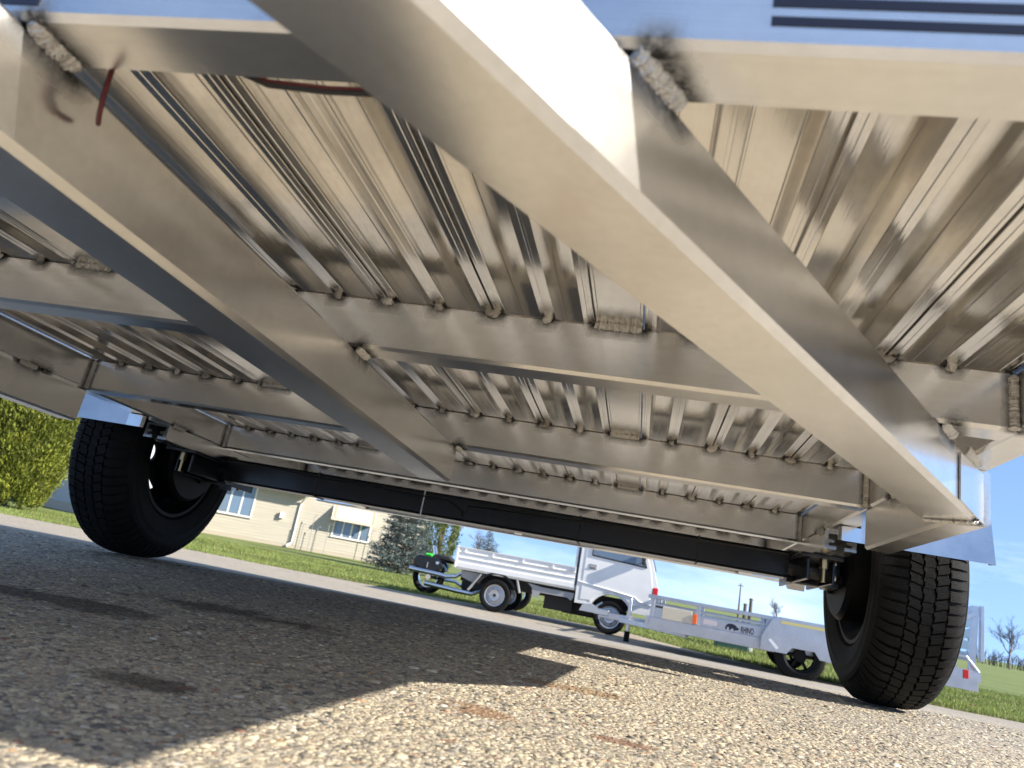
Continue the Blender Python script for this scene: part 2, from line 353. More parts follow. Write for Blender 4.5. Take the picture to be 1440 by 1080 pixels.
def blob(c, rx, rz, seed):
    rr = random.Random(seed); b = B(); n, k = 5, 9
    for i in range(n+1):
        ph = math.pi*i/n
        for j in range(k):
            t = 2*math.pi*j/k; w = .72+.5*rr.random()
            b.v.append((c[0]+rx*math.sin(ph)*math.cos(t)*w, c[1]+.0042*math.sin(ph)*math.sin(t)*w-.001, c[2]+rz*math.cos(ph)*w))
    for i in range(n):
        for j in range(k): b.f.append((i*k+j, i*k+(j+1) % k, (i+1)*k+(j+1) % k, (i+1)*k+j))
    return b
HW = .8884
AD = Vector((.55, .917, 0)).normalized()            # direction of the angled tongue beam (trailer's right side)
AO = Vector((AD.y, -AD.x, 0))                       # its outward normal
A_bot = Vector((.366, .228, 0)); A_c = A_bot-AO*.0381   # centre line passes here (plan)
def a_at_y(y, side=0): p = A_c+AO*side; return p.x+(y-p.y)*AD.x/AD.y
# weld list per crossmember: (x0,x1)
def leg_welds():
    out = []
    for x in LEG1: out += [(x-.0045, x+.0045)]+([(-x-.0045, -x+.0045)] if x else [])
    for x in LEG2: out += [(x-.009, x+.009), (-x-.009, -x+.009)]
    out += [(.374, .437), (-.437, -.374)]
    return sorted(out)
seed = 0
for ci, (y, t) in enumerate(CY):
    ws = []
    if ci > 0: ws += [((a-.002, y, ZD-.004), (c_+.002, y, ZD-.004), .0045) for a, c_ in leg_welds()]
    if ci > 0: ws += [((s*(HW-.004), y, ZC+.004), (s*(HW-.004), y, ZD-.004), .004) for s in (-1, 1)]
    for s in (-1, 1):   # where the tongue beams pass below
        if ci < 3: ws.append(((s*.045+.0074, y, ZC), (s*.045+.0074, y+t, ZC), .006))
        if ci < 2: xo = s*a_at_y(y+t/2, .0381); ws.append(((xo, y, ZC), (xo+s*.02, y+t, ZC), .006))
    x1 = .94 if ci == 0 else (1.16 if ci == 5 else HW)
    zt = ZD+.045 if ci == 0 else ZD
    bb, so_ = sweep((-x1, y+t/2, (ZC+zt)/2), (x1, y+t/2, (ZC+zt)/2), t, zt-ZC, nl=360 if ci < 4 else 120, r=.0045, ns=8, welds=ws, rad=.012)
    cm = tp('crossmember', bb, 'alu_x', None, True, so_)
    if ci == 0:
        cm['label'] = 'front header tube with black pinstripe decals'
        for k_, (z0, z1) in enumerate(((.3095, .3155), (.322, .3285), (.335, .341))):
            tp('stripe_decal', B().box(.507, .93, y-.0006, y-.0001, z0, z1), 'decal', cm)
        tp('stripe_decal', B().box(-.05, .0535, y-.0006, y-.0001, .3035, .345), 'decal', cm)
        tp('stripe_decal', B().box(-.93, -.507, y-.0006, y-.0001, .3095, .3155), 'decal', cm)
    elif ci < 4:
        for (a, c_) in leg_welds():
            seed += 1
            if c_-a > .03: tp('weld_bead', bead((a, y-.001, ZD-.0035), (c_, y-.001, ZD-.0035), .0062, nrm=(0, -1, 0)), 'weld', cm, True)
            else: tp('weld_bead', blob(((a+c_)/2, y-.0015, ZD-.004), (c_-a)/2+.0025, .0062+.0012*random.random(), seed), 'weld_dark' if seed % 3 else 'weld', cm, True)
        for s in (-1, 1):
            tp('weld_bead', bead((s*(HW-.003), y-.001, ZC+.003), (s*(HW-.003), y-.001, ZD-.004), .0072, nrm=(-s*.5, -.85, 0)), 'weld', cm, True)
    else:
        for (a, c_) in leg_welds():
            seed += 1; tp('weld_bead', blob(((a+c_)/2, y-.0015, ZD-.004), (c_-a)/2+.002, .006, seed), 'weld_dark', cm, True)
    # welds between crossmember underside and the beams
    if ci < 3:
        for s in (-1, 1):
            x = s*.0415+.0074
            tp('weld_bead', bead((x, y+.006, ZC-.001), (x, y+t-.001, ZC-.001), .0075, nrm=(s*.7, 0, -.7)), 'weld', cm, True)
    if ci < 2:
        for s in (-1, 1):
            p0 = Vector((s*a_at_y(y+.006, .041), y+.007, ZC-.001)); p1 = Vector((s*a_at_y(y+t, .041), y+t-.001, ZC-.001))
            tp('weld_bead', bead(p0, p1, .0085, nrm=(s*.6, -.35, -.7)), 'weld', cm, True)
# side rails (upper) and the short reinforcing tubes below them, ahead of the wheels
RX = HW+.0262
for s in (-1, 1):
    ws = [((s*HW, y, ZC), (s*HW, y, ZD), .008) for y, t in CY[1:]]
    ws += [((s*HW, 1.42, ZC), (s*HW, 1.47, ZC), .006), ((s*HW, 1.97, ZC), (s*HW, 2.06, ZC), .006)]
    bb, so_ = sweep((s*RX, .391, (ZC+ZD)/2), (s*RX, 3.653, (ZC+ZD)/2), .0516, ZD-ZC, nl=420, r=.0045, ns=7, welds=ws, rad=.014)
    rail = tp('side_rail', bb, 'alu_y', None, True, so_)
    for (y0, y1) in ((1.385, 1.435), (1.97, 2.03)):
        tp('weld_bead', bead((s*(HW-.001), y0, ZC-.0005), (s*(HW-.001), y1, ZC-.0005), .0065, nrm=(-s, 0, -.1)), 'weld', rail, True)
    bb, so_ = sweep((s*RX, 1.165, (ZC+ZB)/2-.0002), (s*RX, 1.60, (ZC+ZB)/2-.0002), .0516, ZC-ZB-.0006, nl=90, r=.0045, ns=8, welds=[((s*HW, 1.385, ZC), (s*HW, 1.435, ZC), .006), ((s*.885, 1.18, ZB), (s*.94, 1.15, ZB), .006)], rad=.014, cut0=0)
    low = tp('lower_rail', bb, 'alu_y', None, True, so_)
    # unseen side boards above the deck, height raised to deepen shade at left
    tp('side_panel', B().box(s*RX-.012, s*RX+.012, .36, 3.66, ZD+.0005, ZD+.50, .002), 'sheet')
    bb, so_ = sweep((s*RX, .36, ZD+.525), (s*RX, 3.66, ZD+.525), .05, .05, nl=6, r=.004, ns=3); tp('top_rail', bb, 'alu_y', None, True, so_)
# deck planks (open extrusions: legs and flanges below a sheet)
ZS, ZT, FT, LT = ZD+.034, ZD+.037, .003, .0018
def plank(x0, x1, mid, edges=(True, True), mirror=False):
    legs = []
    if edges[0]: legs.append((x0+.008, .0065, .009))
    for q in mid: legs.append((q, .0105, .0105))
    if edges[1]: legs.append((x1-.008, .009, .0065))
    p = [(x0+.0003, ZS)]
    for (x, fl, fr) in legs:
        p += [(x-LT, ZS), (x-LT, ZD+FT), (x-fl, ZD+FT), (x-fl, ZD+.0006), (x-fl+.0006, ZD+.0001), (x-.0022, ZD+.0001), (x-.0015, ZD+.0008), (x+.0015, ZD+.0008), (x+.0022, ZD+.0001), (x+fr-.0006, ZD+.0001), (x+fr, ZD+.0006), (x+fr, ZD+FT), (x+LT, ZD+FT), (x+LT, ZS)]
        if x not in (legs[0][0],) or not edges[0]: pass
    # little stiffening grooves in the sheet
    out = [p[0]]
    for a, c_ in zip(p, p[1:]):
        if a[1] == ZS and c_[1] == ZS and c_[0]-a[0] > .03:
            w = c_[0]-a[0]
            for q in (.2, .8):
                g = a[0]+w*q; out += [(g-.0016, ZS), (g-.0008, ZS-.0012), (g+.0008, ZS-.0012), (g+.0016, ZS)]
        out.append(c_)
    p = out+[(x1-.0003, ZS), (x1-.0003, ZT), (x1+.005, ZT+.0004), (x1+.005, ZT+.003), (x1-.004, ZT+.003), (x0+.0055, ZT+.0001), (x0+.0003, ZT-.0002)]
    if mirror: p = [(-a, c_) for a, c_ in p][::-1]
    tp('floor_plank', B().prism(p, 'y', .392, 3.654), 'plank')
plank(-.076, .076, [0.])
for mi in (False, True):
    plank(.076, .231, [.153], mirror=mi); plank(.231, .3735, [.308], mirror=mi)
    sgn = -1 if mi else 1
    b = B(); q = [(.3745, ZD+.0002), (.3775, ZD+.0002), (.3785, ZD+.0012), (.4325, ZD+.0012), (.4335, ZD+.0002), (.4365, ZD+.0002), (.4365, ZT+.004), (.3745, ZT+.004)]
    if mi: q = [(-a, c_) for a, c_ in q][::-1]
    tp('floor_plank', b.prism(q, 'y', .392, 3.654), 'plank')
    plank(.4375, .584, [.502], mirror=mi); plank(.584, .739, [.662], mirror=mi); plank(.739, .888, [.815], (True, True), mirror=mi)
# tongue: centre beam and the two angled beams
cw = [((.0074+s*.038, y, ZC), (.0074+s*.038, y+t, ZC), .008) for y, t in CY[:3] for s in (-1, 1)]
bb, so_ = sweep((.0074, -1.25, (ZB+ZC)/2), (.0074, 1.612, (ZB+ZC)/2), .0756, ZC-ZB-.0004, nl=420, r=.006, ns=12, welds=cw, rad=.018)
tp('tongue_beam', bb, 'beam', None, True, so_)
for s in (-1, 1):
    y0, y1 = -.285, 1.165
    p0 = Vector((a_at_y(y0), y0, (ZB+ZC)/2)); p1 = Vector((a_at_y(y1), y1, (ZB+ZC)/2))
    aw = []
    for y, t in CY[:2]: aw.append(((s*a_at_y(y, .038), y, ZC), (s*a_at_y(y+t, .038), y+t, ZC), .010))
    aw += [((s*.93, 1.12, ZC), (s*.94, 1.17, ZC), .006), ((s*.87, 1.17, ZB), (s*.93, 1.15, ZB), .005)]
    if s < 0: p0.x *= -1; p1.x *= -1
    tn = AD.x/AD.y
    # ends: front cut square to lie on the centre beam, rear cut along the side of the rail tube
    bb, so_ = sweep(p0, p1, .0762, ZC-ZB-.0006, nl=330, r=.006, ns=12, welds=aw, rad=.016, cut0=None, cut1=-tn*s*0)
    ab = tp('tongue_beam', bb, 'beam', None, True, so_)
    # corner welds to the rail tube
    e0 = Vector((s*(a_at_y(1.165)-.024), 1.178, ZB)); e1 = Vector((s*(a_at_y(1.165)+.034), 1.142, ZB))
    tp('weld_bead', bead(e0, e1, .0075, nrm=(0, .3, -1)), 'weld', ab, True)
    tp('weld_bead', bead((s*(a_at_y(1.07, .041)), 1.07, ZC-.001), (s*(a_at_y(1.135, .041)), 1.135, ZC-.001), .008, nrm=(s*.7, -.3, -.6)), 'weld', ab, True)
    # corner plate on the outer face
    c0 = Vector((a_at_y(1.04, .0388), 1.04, 0)); c1 = Vector((a_at_y(1.17, .0388), 1.17, 0))
    pl = B(); 
    q = [(c0.x, c0.y, ZB+.006), (c1.x, c1.y, ZB+.002), (c1.x, c1.y, ZC-.006), (c0.x, c0.y, ZC-.012)]
    q = [(a, c_, e) for a, c_, e in q]; off = AO*.0022
    v = q+[(a+off.x, c_+off.y, e) for a, c_, e in q]; v = [(s*a, c_, e) for a, c_, e in v]
    pl.add(v, [(0, 1, 2, 3), (4, 7, 6, 5), (0, 4, 5, 1), (1, 5, 6, 2), (2, 6, 7, 3), (3, 7, 4, 0)])
    tp('gusset_plate', pl, 'sheet', ab)
# coupler and jack further forward on the tongue
tp('coupler', B().box(-.04, .055, -1.52, -1.26, ZB+.01, ZC-.01, .008).cyl((.0074, -1.56, ZB+.03), .05, -.03, .04, 'z'), 'steel')
gl = -.165+(-.9)*math.sin(AL)
tp('jack_post', B().tube([(.09, -.9, .55), (.09, -.9, gl+.05)], .028, 14).box(.02, .16, -.97, -.83, gl, gl+.05, .005), 'steel', None, True)
# cables behind the front header
tp('cable', B().tube([(.066, .395, .312), (.068, .3945, .290), (.0695, .3945, .276), (.066, .400, .268), (.058, .41, .266)], .0013, 8), 'cable_red', None, True)
tp('cable', B().tube([(.063, .398, .312), (.065, .3975, .290), (.0665, .3975, .277), (.063, .403, .269), (.056, .412, .267)], .0018, 8), 'cable_black', None, True)
for dz, mm in ((0, 'cable_black'), (.0028, 'cable_red')):
    tp('cable', B().tube([(.15, .398, .312+dz), (.19, .3945, .2955+dz), (.235, .394, .2925+dz), (.29, .394, .2935+dz), (.34, .396, .300+dz), (.37, .4, .33)], .0019, 8), mm, None, True)

# axle
AXY, AXZ = 2.305, .231
ax = tp('axle', B().box(-.875, .875, AXY-.038, AXY+.038, AXZ-.036, AXZ+.036, .006), 'black')
WX, WY, WR = 1.135, 2.32, .335; WZ = O3[2]+WR
for s in (-1, 1):
    # slotted mounting channel under the rail
    ch = B()
    prof = [(0, 0), (.027, 0), (.027, .008), (.010, .008), (.010, .015), (.022, .015), (.022, .022), (.008, .022), (.008, .036), (.064, .036), (.064, .022), (.050, .022), (.050, .015), (.062, .015), (.062, .008), (.045, .008), (.045, 0), (.072, 0), (.072, .0425), (0, .0425)]
    prof = [(s*(HW+.002+a), ZC-.043+c_) for a, c_ in prof]
    if s < 0: prof = prof[::-1]
    chn = tp('mount_channel', ch.prism(prof, 'y', 1.955, 2.66), 'alu_y')
    for yy in (2.12, 2.48):
        tp('bolt', B().cyl((s*.926, yy, ZC-.062), .011, -.012, .012, 'z', 6).cyl((s*.926, yy, ZC-.09), .006, -.018, .018, 'z', 10), 'zinc', chn, True)
    # hanger plates and torsion arm
    b = B()
    b.box(s*.915-.052, s*.915+.052, 2.08, 2.52, ZC-.0535, ZC-.0435, .002)
    b.box(s*.885-.004, s*.885+.004, 2.10, 2.50, AXZ-.045, ZC-.0535, .002)
    b.box(s*.955-.004, s*.955+.004, 2.14, 2.46, AXZ-.045, ZC-.0535, .002)
    tp('axle_bracket', b, 'black', ax)
    b = B(); b.cyl((0, AXY, AXZ), .046, min(s*.865, s*.985), max(s*.865, s*.985), 'x', 28)
    b.prism([(2.26, .19), (2.35, .185), (2.40, .205), (2.40, .265), (2.35, .285), (2.26, .275)], 'x', min(s*.968, s*.998), max(s*.968, s*.998))
    tp('torsion_arm', b, 'black', ax)
    b = B(); b.lathe([(0, .0001), (0, .13), (.012, .14), (.06, .14), (.065, .11), (.09, .06), (.09, .0001)] if s > 0 else [(0, .0001), (0, .13), (-.012, .14), (-.06, .14), (-.065, .11), (-.09, .06), (-.09, .0001)], (s*1.003, WY, WZ), 40)
    for k_ in range(4):
        t = k_*math.pi/2+.6; b.cyl((s*1.0, WY+.075*math.cos(t), WZ+.075*math.sin(t)), .011, -.01*1, .006, 'x', 6)
    tp('brake_drum', b, 'rim_black', ax, True)
    # wheel
    rim = B(); c0 = (s*WX, WY, WZ)
    rp_ = [(-.088, .196), (-.088, .186), (-.070, .180), (-.045, .163), (.03, .160), (.055, .176), (.085, .182), (.085, .194), (.088, .197), (.080, .200), (.05, .185), (.03, .166), (-.045, .169), (-.07, .186), (-.080, .199)]
    rim.lathe([(s*a, r_) for a, r_ in rp_], c0, 56, closed=True)
    rim.lathe([(s*.028, .165), (s*.045, .150), (s*.045, .128), (s*.036, .128), (s*.018, .160)], c0, 56, closed=True)
    rim.lathe([(s*.055, .03), (s*.06, .075), (s*.05, .085), (s*.04, .085), (s*.045, .03)], c0, 40, closed=True)
    for k_ in range(6):
        t = 2*math.pi*k_/6+.3; ct, st_ = math.cos(t), math.sin(t); v = []
        for rr, hw_, xx in ((.078, .030, .048), (.134, .030, .038)):
            for sg in (-1, 1):
                for dx in (0, .012): v.append((c0[0]+s*(xx+dx), c0[1]+rr*ct-sg*hw_*st_, c0[2]+rr*st_+sg*hw_*ct))
        rim.add(v, [(0, 1, 3, 2), (4, 6, 7, 5), (0, 4, 5, 1), (2, 3, 7, 6), (0, 2, 6, 4), (1, 5, 7, 3)])
    wh = tp('wheel', rim, 'rim_black', None, True)
    ty = B()
    rs = lambda x: WR-.0015*(x/.05)**2-17*max(0, abs(x)-.055)**2
    half = [(-.078, .196), (-.094, .205), (-.1035, .232), (-.1052, .250), (-.1066, .252), (-.1066, .256), (-.1056, .260), (-.1046, .275), (-.1056, .277), (-.1050, .281), (-.1010, .2905)]+[(-x, rs(x)-.0095) for x in (.095, .085, .072, .058, .04, .02, 0)]
    pr = half+[(-a, r_) for a, r_ in half[-2::-1]]; ty.lathe(pr, c0, 96)
    rt = random.Random(11); NB = 74; pit = [rt.choice((.86, 1.0, 1.16)) for _ in range(NB)]; cum = np.concatenate([[0], np.cumsum(pit)]); cum = cum/cum[-1]*2*math.pi
    rows = (((-.101, -.085, -.068, -.0465), 0., .74), ((-.042, -.0165), .021, .84), ((-.0115, .0115), .037, .95), ((.0165, .042), .008, .84), ((.0465, .068, .085, .101), .029, .74))
    for row, (xs_, off_, fill) in enumerate(rows):
        sh = (0, .011, .0, -.011, 0)[row]; K_ = len(xs_)
        for k_ in range(NB):
            t0 = cum[k_]+off_; dt = (cum[k_+1]-cum[k_])*fill; v = []; zz = (.0012, .0032, .0030, .0032, .0012)[row]
            US = ((0., -.5), (.30, -.5), (.46, .5), (.80, .5), (1., 0.))
            for (u, zg) in US:
                for xi, x in enumerate(xs_):
                    out_ = abs(x) > .098; sx = -1 if xi == 0 else 1
                    x2 = x+(0 if abs(x) > .06 else zg*zz); tk = t0+dt*u+(sh*sx if K_ == 2 else 0)
                    for rr in (rs(x2)-.012, rs(x2)-(.0085 if out_ else 0)): v.append((c0[0]+x2, c0[1]+rr*math.cos(tk), c0[2]+rr*math.sin(tk)))
            f = []; W_ = 2*K_
            for q in range(len(US)-1):
                o_ = q*W_
                for xi in range(K_-1): f.append((o_+2*xi+1, o_+2*xi+3, o_+W_+2*xi+3, o_+W_+2*xi+1))
                f += [(o_, o_+1, o_+W_+1, o_+W_), (o_+W_-2, o_+2*W_-2, o_+2*W_-1, o_+W_-1)]
            e_ = (len(US)-1)*W_
            for xi in range(K_-1): f += [(2*xi, 2*xi+2, 2*xi+3, 2*xi+1), (e_+2*xi, e_+2*xi+1, e_+2*xi+3, e_+2*xi+2)]
            ty.add(v, f)
    tp('tyre', ty, 'rubber', wh, True)
    # fender
    path = [(1.845, .260), (1.90, .50), (1.955, .655), (2.675, .655), (2.775, .50), (2.775, .262)]
    b = B(); inn = [(1.848, .260), (1.903, .499), (1.957, .652), (2.673, .652), (2.772, .499), (2.772, .262)]
    xa, xb = sorted((s*.945, s*1.217)); b.prism(path+inn[::-1], 'x', xa, xb)
    xa, xb = sorted((s*1.2165, s*1.2205)); outp = [(1.8455, .2595), (1.9005, .50), (1.9555, .6555), (2.675, .6555), (2.7755, .50), (2.7755, .2615), (2.745, .2615), (2.745, .49), (2.66, .62), (1.97, .62), (1.93, .49), (1.875, .2615)]
    b.prism(outp, 'x', xa, xb)
    fe = tp('fender', b, 'sheet')
    b = B(); xa, xb = sorted((s*.905, s*.9445)); b.box(xa, xb, 1.845, 1.848, .260, ZC-.002)
    b.tube([(s*.9035, 1.852, .2605), (s*.9035, 1.852, ZC-.003)], .007, 12); tp('front_lip', b, 'sheet', fe, True)
tp('brake_wire', B().tube([(-.86, AXY-.036, AXZ+.030), (-.5, AXY-.0405, AXZ+.022), (-.12, AXY-.0405, AXZ+.018), (-.075, AXY-.042, AXZ-.005), (-.068, AXY-.043, AXZ-.030), (-.06, AXY-.0405, AXZ+.012), (.4, AXY-.0405, AXZ+.024), (.86, AXY-.036, AXZ+.028)], .0028, 6), 'cable_black', ax, True)
for x in (-.55, -.2, .28, .62): tp('cable_tie', B().box(x-.002, x+.002, AXY-.0405, AXY+.0405, AXZ-.0385, AXZ+.0385, .0008), 'steel' if x == -.2 else 'cable_black', ax)
for s_ in (-1, 1):
    for yy, zz in ((2.17, .245), (2.44, .245), (2.17, .205), (2.44, .205)): tp('bolt', B().cyl((s_*.959, yy, zz), .008, -.006, .008, 'x', 6), 'steel', ax)
# tail lights, rear gate
for s in (-1, 1):
    lb = tp('tail_light', B().box(*sorted((s*1.015, s*1.145)), 3.706, 3.75, ZC+.002, ZC+.05, .004), 'steel'); 
    lm = mat('red_lens', (.35, .01, .01), .15); tp('lens', B().box(*sorted((s*1.02, s*1.14)), 3.75, 3.762, ZC+.006, ZC+.046, .003), lm, lb)
    tp('chock_bracket', B().prism([(2.36, AXZ-.034), (2.40, AXZ-.034), (2.395, AXZ-.052), (2.37, AXZ-.058)], 'x', *sorted((s*.885, s*.93))), 'steel', ax)
b, so_ = sweep((-.03, 2.932, ZC+.02), (-.12, 3.654, ZC+.02), .04, .035, nl=10, r=.003, ns=3); tp('wiring_conduit', b, 'alu_y', None, True, so_)
for s in (-1, 1):
    b, so_ = sweep((s*.90, 3.735, ZC+.01), (s*.90, 3.735, ZC+1.3), .05, .05, up=(0, 1, 0), nl=6, r=.004, ns=3); tp('gate_post', b, 'alu_y', None, True, so_)
for k_ in range(8): tp('gate_slat', B().box(-.874, .874, 3.72, 3.75, ZC+.05+k_*.155, ZC+.05+k_*.155+.135, .003), 'sheet')
# ================================================================== background
GZ0 = -.5
M['white_paint'] = mat('white_truck_paint', (.66, .67, .68), .28, 0, .5, .3)
m = M['white_paint']; L(m, ramp(m, noise(m, (3, 3, 3), 1, 5), [(.3, (.74, .735, .71)), (.7, (.81, .805, .78))]), P(m).inputs['Base Color'])
M['grey_metal'] = mat('grey_chassis_paint', (.30, .30, .30), .5); M['dark'] = mat('dark_underbody', (.018, .018, .018), .7)
M['glass'] = mat('window_glass', (.14, .20, .28), .05, 0, .8); M['silver_wheel'] = mat('silver_steel_wheel', (.55, .56, .58), .35, .9)  # glass: blue of the reflected sky put into its base colour
M['amber'] = mat('amber_reflector', (.85, .14, .01), .2); M['red'] = mat('red_reflector', (.55, .02, .015), .2); M['white_tape'] = mat('white_reflective_strip', (.85, .85, .85), .3)
M['galv'] = aluminium('galvanised_aluminium', (30, 30, 30), (.58, .60, .65), .28, .36, .01, False)
M['cream'] = mat('cream_vinyl_siding', (.62, .555, .44), .55); M['trim'] = mat('white_trim', (.74, .73, .70), .45); M['soffit'] = mat('tan_soffit', (.45, .39, .31), .6)
m = M['cream']; L(m, ramp(m, noise(m, (.8, .8, 14), 1, 5), [(.3, (.44, .40, .325)), (.7, (.50, .455, .37))]), P(m).inputs['Base Color'])
M['greyside'] = mat('grey_vinyl_siding', (.42, .43, .45), .55); M['roof'] = mat('asphalt_shingle', (.12, .1, .09), .9); bump(M['roof'], noise(M['roof'], (12, 12, 12), 1, 4), .6, .03)
M['awning'] = mat('cream_awning_fabric', (.66, .55, .43), .8); M['awning_edge'] = mat('tan_awning_edge', (.52, .33, .22), .8)
M['bark'] = mat('grey_brown_bark', (.13, .105, .085), .9); bump(M['bark'], noise(M['bark'], (20, 20, 4), 1, 4), .8, .02)

# ---- white kei truck
TRK = thing('flatbed_truck', 'small white cab-over flatbed truck with dropped side boards beyond the trailer', 'truck', (-.9, 13.25, gz(13.0)-.0))
tz = TRK.location.z; TO = (-.9, 13.25, tz)
def kp(name, b, mm, parent=None, smooth=False): return obj(name, b, mm, parent or TRK, smooth, TO)
YN, YF = 12.56, 13.96
Zb, Zt_ = .10, .41
# cab outline (x,z) with wheel arch
arch = [(.05+.335*math.cos(t), -.245+.335*math.sin(t)) for t in np.linspace(R(158), R(18), 15)]
cab = [(-.52, -.125), (-.27, -.115)]+arch+[(.41, -.125), (.70, -.13), (.735, .02), (.735, .30), (.70, .42), (.66, .55), (.47, 1.08), (.38, 1.2), (.22, 1.235), (-.44, 1.235), (-.52, 1.18)]
cabo = kp('cab', B().prism(cab, 'y', YN+.012, YF-.012), 'white_paint')
mod = cabo.modifiers.new('bevel', 'BEVEL'); mod.width = .022; mod.segments = 3; mod.limit_method = 'ANGLE'; mod.angle_limit = R(25)
# door skin (slightly proud), body crease, handle, window, lights
door = [(-.44, -.06), (-.30, -.05)]+[(.05+.37*math.cos(t), -.245+.37*math.sin(t)) for t in np.linspace(R(152), R(35), 10)]+[(.62, .04), (.655, .30), (.60, .55), (.40, 1.10), (.2, 1.17), (-.44, 1.17)]
dr = kp('door', B().prism(door, 'y', YN+.004, YN+.03), 'white_paint', cabo); mod = dr.modifiers.new('bevel', 'BEVEL'); mod.width = .006; mod.segments = 2
kp('body_crease', B().tube([(-.50, YN+.006, .205), (.10, YN+.001, .145), (.40, YN+.001, .11), (.47, YN+.001, .06), (.70, YN+.006, .03)], .014, 8), 'white_paint', cabo, True)
kp('door_handle', B().box(-.36, -.24, YN-.004, YN+.012, .42, .50, .006).box(-.345, -.255, YN-.016, YN-.006, .445, .462, .003), 'grey_metal', dr)
win = [(-.335, .635), (.53, .585), (.36, 1.06), (-.335, 1.08)]
wn = kp('side_window', B().prism(win, 'y', YN-.003, YN+.01), 'glass', dr)
kp('window_seal', B().tube([(a, YN-.002, c_) for a, c_ in win+win[:1]], .012, 6), 'dark', dr)
kp('mirror', B().box(.44, .50, YN-.16, YN-.03, .62, .80, .01).tube([(.5, YN+.02, .66), (.47, YN-.06, .68)], .012), 'dark', cabo)
kp('windscreen', B().prism([(.672, .56), (.685, .562), (.495, 1.09), (.48, 1.085)], 'y', YN+.10, YF-.10), 'glass', cabo)
kp('turn_signal', B().box(.655, .742, YN+.0, YN+.10, .16, .31, .012), 'red', cabo); kp('headlight', B().box(.715, .745, YN+.12, YN+.34, .13, .29, .012), 'chrome', cabo)
kp('headlight', B().box(.715, .745, YF-.34, YF-.12, .13, .29, .012), 'chrome', cabo)
kp('bumper', B().box(.70, .76, YN+.02, YF-.02, -.12, .02, .015), 'white_paint', cabo)
# bed: floor, side boards with ribs, tailgate, headboard guard
kp('bed_floor', B().box(-2.50, -.55, YN+.035, YF-.035, Zb-.045, Zb-.005, .004), 'white_paint')
for yy, sg in ((YN, 1), (YF, -1)):
    b = B(); z0, z1 = Zb-.01, Zt_
    prof = [(0, z0), (0, z0+.07), (.012, z0+.08), (.012, z0+.135), (-.004, z0+.15), (.012, z0+.165), (.012, z0+.215), (-.004, z0+.235), (.010, z0+.25), (.010, z1-.015), (-.008, z1-.01), (-.008, z1), (.032, z1), (.032, z0)]
    prof = [(yy+sg*a, c_) for a, c_ in prof]
    if sg < 0: prof = prof[::-1]
    sb = kp('side_board', b.prism(prof, 'x', -2.50, -.56), 'white_paint')
    for x in (-2.38, -1.92, -1.42, -.93):
        kp('rope_hook', B().box(x-.012, x+.012, min(yy, yy-sg*.012), max(yy, yy-sg*.012), z1-.085, z1-.03, .003), 'white_paint', sb)
    kp('corner_post', B().box(-2.53, -2.495, min(yy-sg*.006, yy+sg*.05), max(yy-sg*.006, yy+sg*.05), z0-.02, z1+.008, .005), 'white_paint', sb)
    kp('latch', B().box(-.66, -.57, min(yy, yy-sg*.012), max(yy, yy-sg*.012), z1-.075, z1-.035, .003), 'steel', sb)
kp('tailgate', B().box(-2.515, -2.485, YN+.055, YF-.055, Zb, Zt_, .006), 'white_paint')
gd = B()
for yy in (YN+.05, YF-.05): gd.tube([(-.58, yy, Zt_-.1), (-.58, yy, .83)], .018, 8)
gd.tube([(-.58, YN+.05, .83), (-.58, YF-.05, .83)], .018, 8)
hg = kp('headboard_guard', gd, 'white_paint', None, True)
kp('guard_panel', B().box(-.575, -.56, YN+.07, YF-.07, Zb+.02, .78, .002), M['galv'], hg)
# chassis
fr = B()
for yy in (YN+.33, YF-.33): fr.box(-2.45, .55, yy-.03, yy+.03, -.12, .045, .006)
ch = kp('chassis_frame', fr.box(-2.45, -2.39, YN+.3, YF-.3, -.1, .02, .004), 'dark')
kp('frame_step', B().prism([(-1.30, .04), (-1.22, -.02), (-1.19, -.15), (-1.12, -.155), (-1.07, -.075), (-.64, -.075), (-.58, -.11), (-.545, -.06), (-.545, .01), (-1.05, .01)], 'y', YN+.05, YN+.075), 'grey_metal', ch)
kp('battery_box', B().box(-1.02, -.56, YN+.24, YN+.55, -.30, -.09, .01), 'dark', ch); kp('gear_housing', B().box(-.75, -.1, YN+.45, YF-.45, -.32, -.08, .03), 'dark', ch)
kp('rear_skirt', B().prism([(-2.42, .04), (-2.02, .04), (-2.03, -.03), (-2.22, -.11), (-2.40, -.06)], 'y', YN+.12, YN+.14), 'grey_metal', ch)
for (x0, z0, x1, z1) in ((-2.06, .04, -2.24, -.24), (-1.47, .06, -1.40, -.14)):
    kp('mud_flap_stay', B().box(-.02, .02, 0, .12, 0, 1).v and (lambda bb: bb)(sweep((x0, YN+.06, z0), (x1, YN+.06, z1), .10, .028, up=(1, 0, 0), nl=2, r=.004, ns=3)[0]), 'grey_metal', ch)
fl_ = B(); fl_.prism([(-1.79+rr*math.cos(t), -.25+rr*math.sin(t)) for rr, ts in ((.355, np.linspace(R(155), R(30), 12)), (.325, np.linspace(R(30), R(155), 12))) for t in ts], 'y', YN+.03, YN+.30)
kp('rear_wheel_guard', fl_, 'dark', ch, True)
